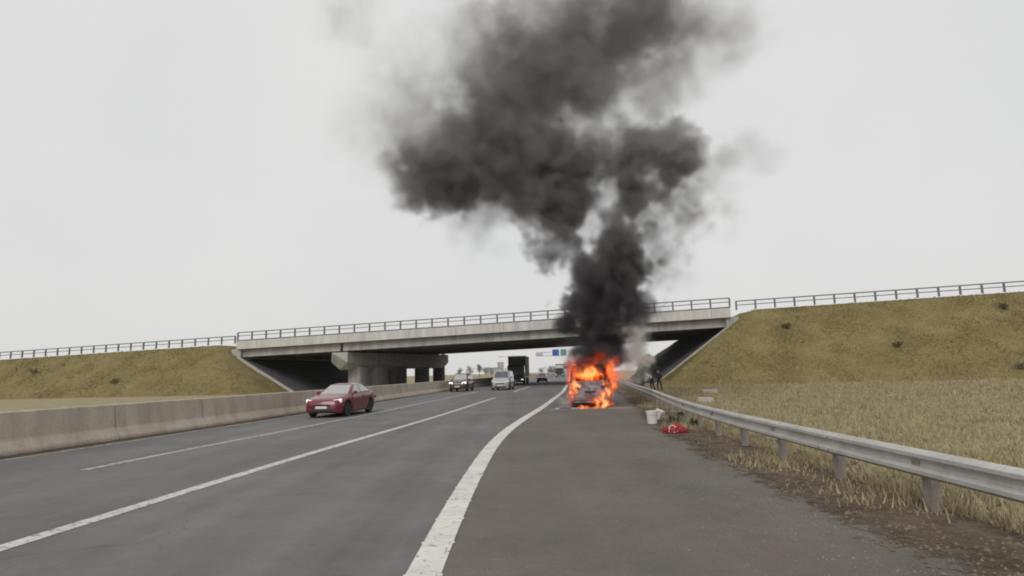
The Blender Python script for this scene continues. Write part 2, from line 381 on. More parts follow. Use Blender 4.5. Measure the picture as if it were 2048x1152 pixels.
# abutments and paved slopes below the deck
bbox(MB(), S0 - .9, S0 + .5, 0, BW, -1.6, 1.1).build('abutment', M_CONC2, br)
bbox(MB(), S1 - .5, S1 + .9, 0, BW, -1.6, 1.1).build('abutment', M_CONC2, br)
TOE_R, TOE_L = 43.4, -3.2
def front_r(s, w_=0): zs = BA.z + GRADE * S1; return (s + .13 * max(0, w_) - TOE_R) * (zs - .3) / (S1 - .6 - TOE_R)
def front_l(s, w_=0): zs = BA.z + GRADE * S0; return (TOE_L - s) * (zs - .3) / (TOE_L - S0 - .6)
def emb_h(s, w_, side):
    zd = BA.z + GRADE * s + 2.0
    f = front_r(s, w_) if side > 0 else front_l(s)
    sd_ = zd + .66 * min(0, w_ - .2) if w_ < 14 else zd - .66 * max(0, w_ - BW)
    a, b = min(f, zd), sd_
    k = .5; h = max(k - abs(a - b), 0) / k
    z = min(a, b) - h * h * k * .25
    return min(z, zd)
def emb(side):
    ss = np.arange(TOE_R - 1.5, 190, 1.0) if side > 0 else np.arange(-190, TOE_L + 1.5, 1.0)
    ws = np.arange(-16, 46, 1.0); rows = []
    for s in ss:
        row = []
        for wv in ws:
            z = emb_h(s, wv, side); q = bp(s, wv, 0)
            if z > .2 and not (0 <= wv <= BW): z += random.uniform(-.06, .06) + .13 * math.sin(s * .9 + wv * .4) * math.sin(wv * .8 - s * .23) + .10 * math.sin(s * .31 + 1.7) * math.sin(wv * .5)
            row.append((q.x, q.y, max(z, -.4)))
        rows.append(row)
    b = MB().loft(rows, False, False)
    o = b.build('embankment', M_BANK, smooth=60); struct(o); return o
er, elf = emb(1), emb(-1)
for side in (1, -1):
    f = front_r if side > 0 else front_l
    st = np.linspace(TOE_R - .2, S1 - .7, 7) if side > 0 else np.linspace(S0 + .7, TOE_L + .2, 7)
    ws = np.linspace(-.15, BW + .2, 12)
    for i in range(6):                                  # cast slabs, joints recessed
        for j in range(0, 11):
            g_ = .025; s0, s1, w0, w1 = st[i] + g_, st[i + 1] - g_, ws[j] + g_, ws[j + 1] - g_
            def q(s, wv, dz):
                if side > 0: s = s - .13 * max(0, wv)
                p = bp(s, wv, 0); return (p.x, p.y, f(s, wv) + dz)
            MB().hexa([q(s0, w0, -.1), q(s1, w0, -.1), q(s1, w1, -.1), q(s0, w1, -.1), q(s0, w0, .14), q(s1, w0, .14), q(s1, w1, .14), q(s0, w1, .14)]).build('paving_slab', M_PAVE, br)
    kb = MB()
    s0, s1 = (TOE_R - .5, S1 - .4) if side > 0 else (S0 + .4, TOE_L + .5)
    kb.hexa([q(s0, -.72, -.2), q(s1, -.72, -.2), q(s1, -.2, -.2), q(s0, -.2, -.2), q(s0, -.72, .26), q(s1, -.72, .26), q(s1, -.2, .26), q(s0, -.2, .26)])
    kb.build('kerb_edge', M_KERB, br, bevel=.03)
for side, lab in ((1, 'grey steel railing along the top of the embankment above the guardrail field'), (-1, 'grey steel railing on the embankment beyond the concrete median barrier')):
    t = thing('roadside_railing', lab, 'railing')
    railing(t, (S1 + .8 if side > 0 else -95), (95 if side > 0 else S0 - .8), .5, lambda s: BA.z + GRADE * s + 1.92)

# ------------------------------------------------------------------ median barrier
cb = thing('concrete_barrier', 'long beige concrete median barrier running beside the outer lane', 'barrier')
def jersey(y0, y1):
    b = MB(); rings = []
    for y in (y0 + .012, y1 - .012):
        x = float(barr(y)); t = math.atan2(float(barr(y + .5) - barr(y - .5)), 1.0)
        pr = [(.0, 0), (0, .11), (-.17, .36), (-.24, 1.04), (-.42, 1.04), (-.49, .36), (-.66, .11), (-.66, 0)]
        rings.append([(x + a * math.cos(t), y - a * math.sin(t), z) for a, z in pr])
    return b.loft(rings, True)
y = -14.0
while y < 260:
    d = 4.0 if y < 110 else 10.0
    jersey(y, y + d).build('barrier_segment', M_BARR, cb, bevel=.025, seg=1); y += d

# ------------------------------------------------------------------ guardrail
gr = thing('guardrail', 'galvanised steel guardrail on posts along the shoulder verge', 'guardrail')
def wbeam(y0, y1):
    pr = [(0, .43), (-.03, .445), (-.075, .475), (-.075, .515), (-.02, .555), (-.015, .585), (-.02, .615), (-.075, .655), (-.075, .695), (-.03, .725), (0, .74), (.012, .735), (-.02, .712), (-.06, .688),
          (-.06, .66), (-.008, .622), (-.003, .585), (-.008, .548), (-.06, .51), (-.06, .482), (-.02, .458), (.012, .435)]
    rings = []
    for y in (y0, y1):
        x = float(rail(y)); t = math.atan2(float(rail(y + .5) - rail(y - .5)), 1.0)
        rings.append([(x + a * math.cos(t), y - a * math.sin(t), z - .05) for a, z in pr])
    return MB().loft(rings, True)
y = -3.0; k = 0
gpost = MB().box((.10, 0, .30), (.05, .12, .72)).box((.14, -.06, .30), (.10, .012, .72)).box((.03, 0, .535), (.09, .14, .2)).mesh('rail_post')
while y < 150:
    b_ = wbeam(y + .003, y + 3.997).build('rail_beam', M_GALV, gr)
    for q_ in (.15, 3.85):                               # splice bolts on each lap
        if y < 40:
            bb = MB()
            for zz in (.45, .62):
                bb.lathe([(.018, 0), (.018, -.010), (.010, -.016)], 8, (float(rail(y + q_)) - .074, y + q_, zz), 'X')
            bb.build('bolt', M_RUST, b_)
    for yy in (y, y + 2):
        link('rail_post', gpost, M_RUST, gr, (float(rail(yy)), yy, 0), -math.atan2(float(rail(yy + .5) - rail(yy - .5)), 1))
    y += 4

# ------------------------------------------------------------------ vehicles
def lerp(pts, x):
    p = sorted(pts); return float(np.interp(x, [a for a, _ in p], [b for _, b in p]))
def wheel_mesh(R, wdt, spokes=5):
    tyre = MB().lathe([(R * .62, -wdt / 2), (R * .93, -wdt / 2), (R, -wdt * .36), (R, wdt * .36), (R * .93, wdt / 2), (R * .62, wdt / 2)], 24, axis='X')
    tm = tyre.mesh('wheel', smooth=35)
    rm = MB().lathe([(R * .64, -wdt * .40), (R * .64, wdt * .40), (R * .58, wdt * .40), (R * .56, wdt * .1), (.01, wdt * .1)], 24, axis='X')
    for k in range(spokes):
        a = 2 * math.pi * k / spokes
        rm.box((wdt * .26, math.cos(a) * R * .33, math.sin(a) * R * .33), (.03, R * .56, .07), rx=a)
    rm.lathe([(R * .15, wdt * .08), (R * .15, wdt * .36), (.01, wdt * .38)], 12, axis='X')
    return tm, rm.mesh('rim', smooth=35)
def bilin(q, u, v):
    a, b, c, d = (Vector(p) for p in q)      # a-b bottom, d-c top
    return (a * (1 - u) + b * u) * (1 - v) + (d * (1 - u) + c * u) * v
def pane(q, u0, u1, v0, v1, name, mat, par, off=.008, th=.006, cut=None):
    P = cut or [(u0, v0), (u1, v0), (u1, v1), (u0, v1)]
    pts = [bilin(q, u, v) for u, v in P]
    n = (Vector(q[1]) - Vector(q[0])).cross(Vector(q[3]) - Vector(q[0])).normalized()
    k = len(pts)
    b = MB(); b.add([p + n * off for p in pts] + [p - n * th for p in pts],
                    [tuple(range(k)), tuple(range(2 * k - 1, k - 1, -1))] + [(i, i + k, (i + 1) % k + k, (i + 1) % k) for i in range(k)])
    return b.build(name, mat, par)

def car(name, label, loc, rz, paint, L=4.3, W=1.74, H=1.44, tops=None, plan=None, cab=None, roofw=.60, beltw=.86, R=.31, axles=(-1.33, 1.27),
        ground=.19, glass=None, lit=False, group=None, plate=True, windows=((.10, .46), (.52, .92)), roof_rails=False, trim=None):
    t = thing(name, label, 'car', loc, rz, group)
    glass = glass or M_GLASS; h = L / 2
    ys = sorted(set([-h, -h + .05, -h + .14, h - .14, h - .05, h] + [round(-h + .14 + k * (L - .28) / 54, 4) for k in range(55)]))
    rings = []
    for y in ys:
        zt, hw = lerp(tops, y), lerp(plan, y) * W / 2
        zl = ground
        for a in axles:
            d = abs(y - a); Ra = R + .075
            if d < Ra: zl = max(zl, R + math.sqrt(Ra * Ra - d * d))
        end = min(1, (h - abs(y)) / .14)
        zl = zl if end > .9 else max(zl, ground + (1 - end) * .05)
        zm = zl + (zt - zl) * .55
        zsh = zt - .10 * (zt - ground) / .6
        half = [(hw * .93, zl), (hw * .99, max(zl + .02, ground + .16)), (hw, max(zm, zl + .03)), (hw * .985, max(zsh, zl + .05)), (hw * .90, zt - .018), (hw * .6, zt + .008), (0, zt + .02)]
        ring = [(x, y, z) for x, z in half] + [(-x, y, z) for x, z in half[-2::-1]]
        rings.append(ring)
    body = MB().loft(rings, True).build('body', paint, t, smooth=50)
    MB().box((0, 0, ground + .14), (W * .72, L * .9, .22)).build('underbody', M_BLACK, t)
    # cabin
    y0, y1, y2, y3 = cab                                    # screen base, roof front, roof rear, rear base
    zb0, zb1 = lerp(tops, y0) - .03, lerp(tops, y3) - .03
    bw, rw = W * beltw / 2, W * roofw / 2
    bl, br_, rl, rr = (-bw, y0, zb0), (bw, y0, zb0), (-bw, y3, zb1), (bw, y3, zb1)
    tl, tr, ul, ur = (-rw, y1, H - .05), (rw, y1, H - .05), (-rw, y2, H - .05), (rw, y2, H - .05)
    cb_ = MB(); cb_.hexa([bl, br_, rr, rl, tl, tr, ur, ul]); cb_.build('cabin', paint, t, bevel=.05, smooth=45, seg=3)
    rf = MB(); rf.hexa([(-rw * .96, y1 + .05, H - .06), (rw * .96, y1 + .05, H - .06), (rw * .96, y2 - .05, H - .06), (-rw * .96, y2 - .05, H - .06),
                        (-rw * .6, y1 + .25, H), (rw * .6, y1 + .25, H), (rw * .6, y2 - .2, H), (-rw * .6, y2 - .2, H)])
    rf.build('roof', paint, t, bevel=.03, smooth=60)
    qf = (bl, br_, tr, tl); qr = (rr, rl, ul, ur); ql = (rl, bl, tl, ul); qg = (br_, rr, ur, tr)
    pane(qf, .07, .93, .10, .92, 'windscreen', glass, t)
    pane(qr, .08, .92, .12, .90, 'rear_window', glass, t)
    for q_, fl in ((qg, 0), (ql, 1)):
        for a, b in windows:
            u0, u1 = (a, b) if not fl else (1 - b, 1 - a)
            pane(q_, u0, u1, .12, .90, 'side_window', glass, t)
    # doors seams, handles, mirrors
    for sx in (-1, 1):
        mx = MB(); mx.box((sx * (bw + .10), y0 + .38, zb0 + .10), (.17, .10, .13)); mx.build('mirror', trim or paint, t, bevel=.03, smooth=60)
        for a in axles:
            tm, rm = wheel_mesh(R, .20) if 'w%.2f' % R not in MATS else MATS['w%.2f' % R]
            MATS['w%.2f' % R] = (tm, rm)
            wl = link('wheel', tm, M_TYRE, t, (sx * (W / 2 - .12), a, R), 0 if sx > 0 else math.pi)
            link('rim', rm, M_RIM, wl)
        yc = (y0 + y3) / 2
        for yy in (y0 + (y3 - y0) * .50, y0 + (y3 - y0) * .88):
            MB().box((sx * W * .497, yy - .06, lerp(tops, yy) - .18), (.03, .17, .03)).build('door_handle', trim or paint, t, bevel=.008)
        zf = lerp(tops, -h + .14)
        hl = MB(); hw = W / 2
        hl.hexa([(sx * hw * .52, -h - .005, zf - .16), (sx * hw * .90, -h + .20, zf - .14), (sx * hw * .86, -h + .34, zf - .12), (sx * hw * .50, -h + .2, zf - .12),
                 (sx * hw * .54, -h + .05, zf - .02), (sx * hw * .93, -h + .24, zf + .02), (sx * hw * .86, -h + .38, zf + .03), (sx * hw * .50, -h + .25, zf + .0)])
        hl.build('headlight', M_LAMPDIM if lit == 'dim' else M_LAMPON if lit else M_LAMP, t, bevel=.02, smooth=60)
        MB().box((sx * hw * .74, h - .05, zf - .02), (hw * .3, .12, .16)).build('tail_light', pm('tail_lens', (.3, .02, .02), None, 9, .2, coat=.6), t, bevel=.02)
    for sx in (-1, 1):
        for yy in (y0 + .12, (y0 + y3) / 2, y3 - .25):
            MB().hexa([(sx * (W / 2 - .015), yy - .012, ground + .2), (sx * (W / 2 + .004), yy - .012, ground + .2), (sx * (W / 2 + .004), yy + .012, ground + .2), (sx * (W / 2 - .015), yy + .012, ground + .2),
                       (sx * (W / 2 - .03), yy - .012, lerp(tops, yy) - .1), (sx * (W / 2 - .004), yy - .012, lerp(tops, yy) - .1), (sx * (W / 2 - .004), yy + .012, lerp(tops, yy) - .1), (sx * (W / 2 - .03), yy + .012, lerp(tops, yy) - .1)]).build('door_seam', M_BLACK, t)
    gz = lerp(tops, -h + .05) - .20
    MB().box((0, -h - .005, gz), (W * .44, .05, .09)).build('grille', M_BLACK, t, bevel=.012)
    MB().box((0, -h - .0, ground + .12), (W * .62, .06, .11)).build('lower_grille', M_BLACK, t, bevel=.015)
    if plate: MB().box((0, -h - .02, ground + .245), (.50, .02, .11)).build('number_plate', M_PLATE, t)
    MB().box((0, (y0 + y3) / 2 - .1, ground + .02), (W * .985, L * .42, .06)).build('sill', M_BLACK, t, bevel=.015)
    if roof_rails:
        for sx in (-1, 1):
            MB().tube([(sx * rw * .85, y1 + .2, H - .02), (sx * rw * .85, y1 + .3, H + .05), (sx * rw * .85, y2 - .3, H + .05), (sx * rw * .85, y2 - .15, H - .02)], .02, 6).build('roof_rail', M_BLACK, t)
    return t

PL_SEDAN = [(-2.2, .66), (-2.1, .80), (-1.9, .91), (-1.5, .975), (-.8, 1), (1.3, 1), (1.8, .96), (2.05, .86), (2.2, .72)]
def scale_plan(L): return [(y * L / 4.4, v) for y, v in PL_SEDAN]
M_RED = pm('red_paint', (.135, .007, .016), (.17, .010, .022), 1.5, .30, coat=.45)
car('red_car', 'dark red saloon car driving in the outer lane beside the median barrier', (-7.78, 27.5, 0), -.13, M_RED, L=4.3, W=1.72, H=1.39,
    tops=[(-2.2, .60), (-2.13, .70), (-1.9, .78), (-1.3, .88), (-.9, .95), (0, .97), (1.2, .99), (1.45, 1.02), (1.95, 1.0), (2.1, .90), (2.2, .72)],
    plan=scale_plan(4.4), cab=(-1.0, -.12, .85, 1.62), roofw=.62, beltw=.87, glass=M_GLASSP, lit='dim')
M_DKBR = pm('dark_brown_paint', (.060, .030, .027), (.08, .042, .036), 1.5, .3, coat=.5)
SUV_T = [(-2.25, .72), (-2.18, .86), (-1.95, .97), (-1.3, 1.05), (-1.0, 1.10), (0, 1.12), (1.6, 1.14), (2.05, 1.14), (2.2, 1.0), (2.25, .8)]
car('dark_suv', 'dark brown off-road car with both headlights lit next to the median barrier', (-5.25, 60.6, 0), -.12, M_DKBR, L=4.5, W=1.82, H=1.74,
    tops=SUV_T, plan=scale_plan(4.5), cab=(-1.0, -.35, 1.7, 2.12), roofw=.68, beltw=.88, R=.36, ground=.26, glass=M_GLASSP, lit=True, roof_rails=True,
    windows=((.08, .36), (.40, .66), (.70, .94)))
M_WHITE = pm('white_paint', (.30, .30, .29), (.37, .365, .355), 1.2, .34, coat=.6)
VAN_T = [(-2.4, .72), (-2.33, .88), (-2.1, 1.0), (-1.55, 1.16), (-1.3, 1.22), (0, 1.24), (2.3, 1.24), (2.36, 1.1), (2.4, .8)]
car('white_minivan', 'off white passenger van travelling in the middle lane just ahead of the dark truck', (-1.15, 62.2, 0), -.115, M_WHITE, L=4.8, W=1.88, H=1.92,
    tops=VAN_T, plan=scale_plan(4.8), cab=(-1.5, -.75, 2.05, 2.3), roofw=.76, beltw=.90, R=.33, ground=.22, axles=(-1.55, 1.45), windows=((.09, .30), (.33, .62), (.65, .94)), trim=M_BLACK)
M_DKGR = pm('charcoal_paint', (.03, .033, .035), (.045, .048, .05), 1.5, .3, coat=.8)
SAL_T = [(-2.2, .62), (-2.1, .74), (-1.9, .80), (-1.2, .90), (-.9, .95), (0, .97), (1.3, 1.0), (2.0, 1.0), (2.2, .75)]
car('charcoal_hatchback', 'charcoal hatchback in the inner lane behind the dark truck', (4.75, 103, 0), -.10, M_DKGR, L=4.2, W=1.75, H=1.5, tops=SAL_T,
    plan=scale_plan(4.2), cab=(-1.0, -.2, 1.5, 2.0), R=.31)
M_TGLASS = pm('truck_glass', (.012, .013, .014), (.02, .021, .022), 1, .35)
def truck(name, label, loc, rz, body, cabc, L=9.0, W=2.5, H=3.95, group=None):
    t = thing(name, label, 'truck', loc, rz, group); h = L / 2; cy0 = -h; cz = 2.75; cl = 2.0
    MB().hexa([(-W / 2 * .97, cy0 + .02, .55), (W / 2 * .97, cy0 + .02, .55), (W / 2 * .97, cy0 + cl, .55), (-W / 2 * .97, cy0 + cl, .55),
               (-W / 2 * .94, cy0 + .22, cz), (W / 2 * .94, cy0 + .22, cz), (W / 2 * .94, cy0 + cl, cz), (-W / 2 * .94, cy0 + cl, cz)]).build('cab', cabc, t, bevel=.09, smooth=45, seg=3)
    qf = ((-W / 2 * .97, cy0 + .02, .55), (W / 2 * .97, cy0 + .02, .55), (W / 2 * .94, cy0 + .22, cz), (-W / 2 * .94, cy0 + .22, cz))
    pane(qf, .06, .94, .50, .88, 'windscreen', M_TGLASS, t); pane(qf, .12, .88, .16, .42, 'grille', M_BLACK, t, off=.02)
    for sx in (-1, 1):
        q = ((W / 2 * .97, cy0 + .02, .55), (W / 2 * .97, cy0 + cl, .55), (W / 2 * .94, cy0 + cl, cz), (W / 2 * .94, cy0 + .22, cz))
        if sx < 0: q = ((-W / 2 * .97, cy0 + cl, .55), (-W / 2 * .97, cy0 + .02, .55), (-W / 2 * .94, cy0 + .22, cz), (-W / 2 * .94, cy0 + cl, cz))
        pane(q, .2, .72, .52, .88, 'side_window', M_GLASS, t)
        mb = MB(); mb.box((sx * (W / 2 + .16), cy0 + .05, 2.05), (.10, .16, .55)); mb.tube([(sx * W / 2 * .95, cy0 + .2, 2.4), (sx * (W / 2 + .16), cy0 + .06, 2.34)], .02, 6)
        mb.build('mirror', M_BLACK, t, bevel=.015)
        MB().box((sx * W * .36, cy0 - .06, .62), (.34, .06, .2)).build('headlight', M_LAMPON, t, bevel=.03)
        tm, rm = MATS['w0.50'] if 'w0.50' in MATS else wheel_mesh(.5, .30, 8)
        MATS['w0.50'] = (tm, rm)
        for a in (cy0 + 1.0, h - 2.6, h - 1.4):
            wl = link('wheel', tm, M_TYRE, t, (sx * (W / 2 - .17), a, .5), 0 if sx > 0 else math.pi); link('rim', rm, M_RIM, wl)
        MB().box((sx * (W / 2 - .05), .6, .72), (.05, L * .34, .45)).build('side_guard', M_BLACK, t)
        MB().lathe([(.28, -.5), (.28, .5)], 14, (sx * (W / 2 - .35), cy0 + 2.9, .78), 'Y').build('fuel_tank', M_CHROME, t, smooth=40)
    MB().box((0, cy0 - .02, .5), (W * .98, .2, .34)).build('bumper', cabc, t, bevel=.05, smooth=50)
    MB().box((0, cy0 - .125, .48), (.52, .02, .11)).build('number_plate', M_PLATE, t)
    MB().box((0, cy0 + .16, cz - .02), (W * .8, .30, .16)).build('sun_visor', M_BLACK, t, bevel=.04)
    MB().box((0, cy0 + cl + (L - cl) / 2, .9), (W * .4, L - cl, .3)).build('chassis', M_BLACK, t)
    bx = MB().box((0, (cy0 + cl + .12 + h) / 2, (1.1 + H) / 2), (W, h - cy0 - cl - .12, H - 1.1)).build('cargo_box', body, t, bevel=.05)
    for k in range(7):
        yy = cy0 + cl + .5 + k * (L - cl - .7) / 6.3
        for sx in (-1, 1): MB().box((sx * (W / 2 + .012), yy, (1.1 + H) / 2), (.03, .06, H - 1.25)).build('tarpaulin_strap', cabc, bx)
    MB().box((0, cy0 + cl + .12 + .02, H - .18), (W * 1.01, .08, .3)).build('headboard', cabc, t, bevel=.02)
    return t
M_DGREEN = pm('dark_green_tarpaulin', (.046, .058, .048), (.070, .084, .070), 1.2, .55, .2)
M_DCAB = pm('dark_green_cab', (.018, .023, .020), (.026, .032, .028), 1.5, .35, coat=.5)
truck('box_truck', 'tall dark green tarpaulin box truck with one headlight visible under the bridge', (.66, 92.4, 0), -.10, M_DGREEN, M_DCAB, H=4.15, W=2.62)
M_PALEBOX = pm('pale_box', (.50, .49, .48), (.58, .57, .56), 1, .5, .1)
truck('distant_truck', 'small pale box truck with dark cab far down the road by the signs', (14.7, 196, 0), -.1, M_PALEBOX, M_BLACK, L=9, H=4.1, W=2.5)

# ------------------------------------------------------------------ burning van
M_BURNT = pm('burnt_bodywork', (.075, .062, .066), (.33, .29, .31), 2.2, .8, .6, c3=(.36, .33, .35), fine=.15)
M_CHAR = pm('charred_metal', (.012, .011, .011), (.035, .028, .026), 5, .85, .4)
bv = thing('burning_van', 'burnt out minivan on the hard shoulder with flames in its cabin', 'van', (3.66, 29.95, 0), -.10)
VL, VW = 4.7, 1.94; vh = VL / 2
tops = [(-vh, .70), (-vh + .05, .86), (-vh + .2, .97), (-vh + .75, 1.10), (-vh + 1.05, 1.17), (0, 1.17), (vh - .05, 1.17), (vh, .9)]
plan = scale_plan(VL)
ys = sorted([-vh, -vh + .05, -vh + .14] + [round(-vh + .14 + k * (VL - .28) / 54, 4) for k in range(55)] + [vh - .05, vh])
rings = []
for y in ys:
    zt, hw = lerp(tops, y), lerp([(-vh, .80), (-vh + .1, .90), (-vh + .4, .97), (-vh + 1, 1), (vh - .2, 1), (vh, .94)], y) * VW / 2
    zl = .24
    for a in (-1.5, 1.4):
        d = abs(y - a)
        if d < .40: zl = max(zl, .33 + math.sqrt(.16 - d * d))
    wv = .012 * math.sin(y * 9) + .008 * math.sin(y * 23 + 1)
    half = [(hw * .94, zl), (hw + wv, max(zl + .02, .42)), (hw + wv, max(zl + .03, .75)), (hw * .98, max(zt - .12, zl + .06)), (hw * .90, zt - .02), (hw * .6, zt + wv), (0, zt + .015 - wv)]
    rings.append([(x, y, z) for x, z in half] + [(-x, y, z) for x, z in half[-2::-1]])
MB().loft(rings, True).build('body', M_BURNT, bv, smooth=50)
bw, rw = VW * .455, VW * .375
PILL = [((-bw, -vh + .85, 1.12), (-rw, -vh + 1.65, 1.88)), ((-bw, -.15, 1.15), (-rw, -.05, 1.90)), ((-bw, 1.0, 1.15), (-rw, 1.0, 1.90)), ((-bw, vh - .1, 1.15), (-rw, vh - .3, 1.86))]
for p, q in PILL:
    for sx in (-1, 1):
        MB().tube([(p[0] * sx, p[1], p[2]), ((p[0] * .45 + q[0] * .55) * sx * 1.02, p[1] * .45 + q[1] * .55, p[2] * .45 + q[2] * .55), (q[0] * sx, q[1], q[2])], [.055, .048, .045], 6).build('pillar', M_CHAR, bv, smooth=60)
rb_ = MB(); rr_ = []
for y, z in ((-vh + 1.60, 1.86), (-vh + 1.8, 1.93), (-.2, 1.97), (.6, 1.94), (1.4, 1.95), (vh - .28, 1.86)):
    rr_.append([(-rw - .03, y, z - .07), (-rw * .7, y, z + random.uniform(-.02, .02)), (0, y, z + .02), (rw * .7, y, z + random.uniform(-.02, .02)), (rw + .03, y, z - .07), (rw * .6, y, z - .05), (-rw * .6, y, z - .05)])
rb_.loft(rr_, True).build('roof', M_CHAR, bv, smooth=50)
for sx in (-1, 1):
    s_ = MB(); s_.box((sx * .42, -.55, 1.12), (.46, .14, .62), rx=-.15); s_.box((sx * .42, -.5, 1.50), (.24, .09, .2)); s_.build('seat', M_CHAR, bv, bevel=.05, smooth=60)
    wl = MB().lathe([(.20, -.1), (.31, -.1), (.33, -.06), (.33, .06), (.31, .1), (.20, .1)], 22, axis='X').mesh('wheel', smooth=35)
    for a in (-1.5, 1.4):
        o = link('wheel', wl, M_CHAR, bv, (sx * (VW / 2 - .12), a, .33)); link('rim', MB().lathe([(.22, -.07), (.22, .07), (.17, .07), (.15, .0), (.01, .0)], 18, axis='X').mesh('rim', smooth=35), M_BURNT, o)
    hs = MB(); hs.hexa([(sx * .50, -vh + .00, .80), (sx * .84, -vh + .13, .82), (sx * .82, -vh + .3, .82), (sx * .50, -vh + .2, .8), (sx * .52, -vh + .04, .97), (sx * .88, -vh + .2, 1.03), (sx * .82, -vh + .36, 1.04), (sx * .5, -vh + .24, .99)])
    hs.build('headlight', M_CHAR, bv, bevel=.03)
MB().box((0, -vh - .012, .72), (.5, .045, .06)).build('grille', M_CHAR, bv, bevel=.02)
MB().box((0, -vh - .02, .44), (1.6, .08, .2)).build('bumper', M_BURNT, bv, bevel=.04)
MB().box((.05, -vh - .07, .46), (.44, .015, .10), ry=.1).build('number_plate', M_BURNT, bv)
for k in range(3):
    MB().box((-.35 + k * .36, -vh + .55 + .2 * k, 1.105 + .03 * k), (.03, .7, .02), rz=.4 - .3 * k).build('hood_crease', M_BURNT, bv)
MB().tube([(-.5, -.85, 1.35), (-.42, -.85, 1.45), (-.3, -.85, 1.35), (-.42, -.85, 1.25), (-.5, -.85, 1.35)], .02, 6).build('steering_wheel', M_CHAR, bv)

# ------------------------------------------------------------------ voxel fields for smoke and fire
def fbm(shape, vox, slope, lo, seed, hi=.0):
    r = np.random.default_rng(seed); a = r.standard_normal(shape).astype(np.float32); F = np.fft.rfftn(a)
    kx = np.fft.fftfreq(shape[0], vox)[:, None, None]; ky = np.fft.fftfreq(shape[1], vox)[None, :, None]; kz = np.fft.rfftfreq(shape[2], vox)[None, None, :]
    k = np.sqrt(kx * kx + ky * ky + kz * kz); k0 = 1.0 / lo
    F *= (np.maximum(k, k0)) ** (-slope) * np.where(k < k0 * .4, 0, 1)
    n = np.fft.irfftn(F, s=shape, axes=(0, 1, 2)); return (n / n.std()).astype(np.float32)
def volume_object(name, D, lo, hi, mat):
    nx, ny, nz = D.shape
    me = bpy.data.meshes.new(name); me.vertices.add(D.size)
    at = me.attributes.new('value', 'FLOAT', 'POINT'); at.data.foreach_set('value', np.ascontiguousarray(D.transpose(2, 1, 0)).ravel().astype(np.float32))
    o = bpy.data.objects.new(name, me); COL.objects.link(o); me.materials.append(mat)
    ng = bpy.data.node_groups.new(name + '_field', 'GeometryNodeTree')
    ng.interface.new_socket('Geometry', in_out='INPUT', socket_type='NodeSocketGeometry'); ng.interface.new_socket('Geometry', in_out='OUTPUT', socket_type='NodeSocketGeometry')
    N = ng.nodes.new; Lk = ng.links.new
    gi, go = N('NodeGroupInput'), N('NodeGroupOutput'); vc = N('GeometryNodeVolumeCube'); si = N('GeometryNodeSampleIndex'); na = N('GeometryNodeInputNamedAttribute'); pos = N('GeometryNodeInputPosition')
    na.data_type = 'FLOAT'; na.inputs['Name'].default_value = 'value'; si.data_type = 'FLOAT'; si.domain = 'POINT'; si.clamp = True
    vc.inputs['Min'].default_value = lo; vc.inputs['Max'].default_value = hi
    vc.inputs['Resolution X'].default_value, vc.inputs['Resolution Y'].default_value, vc.inputs['Resolution Z'].default_value = nx, ny, nz
    def math_(op, a, b):
        m = N('ShaderNodeMath'); m.operation = op
        for i, v in enumerate((a, b)):
            if v is None: continue
            if isinstance(v, (int, float)): m.inputs[i].default_value = v
            else: Lk(v, m.inputs[i])
        return m.outputs[0]
    sx = N('ShaderNodeSeparateXYZ'); Lk(pos.outputs[0], sx.inputs[0]); idx = None; mul = 1
    for ax, (l, h_, n) in enumerate(zip(lo, hi, (nx, ny, nz))):
        i = math_('ROUND', math_('MULTIPLY', math_('SUBTRACT', sx.outputs[ax], float(l)), (n - 1) / (h_ - l)), None)
        i = math_('MULTIPLY', i, float(mul)); mul *= n
        idx = i if idx is None else math_('ADD', idx, i)
    fi = N('FunctionNodeFloatToInt'); Lk(idx, fi.inputs[0])
    Lk(gi.outputs[0], si.inputs['Geometry']); Lk(na.outputs[0], si.inputs['Value']); Lk(fi.outputs[0], si.inputs['Index'])
    Lk(si.outputs[0], vc.inputs['Density']); sm = N('GeometryNodeSetMaterial'); sm.inputs['Material'].default_value = mat
    Lk(vc.outputs[0], sm.inputs[0]); Lk(sm.outputs[0], go.inputs[0])
    md = o.modifiers.new('field', 'NODES'); md.node_group = ng
    return o
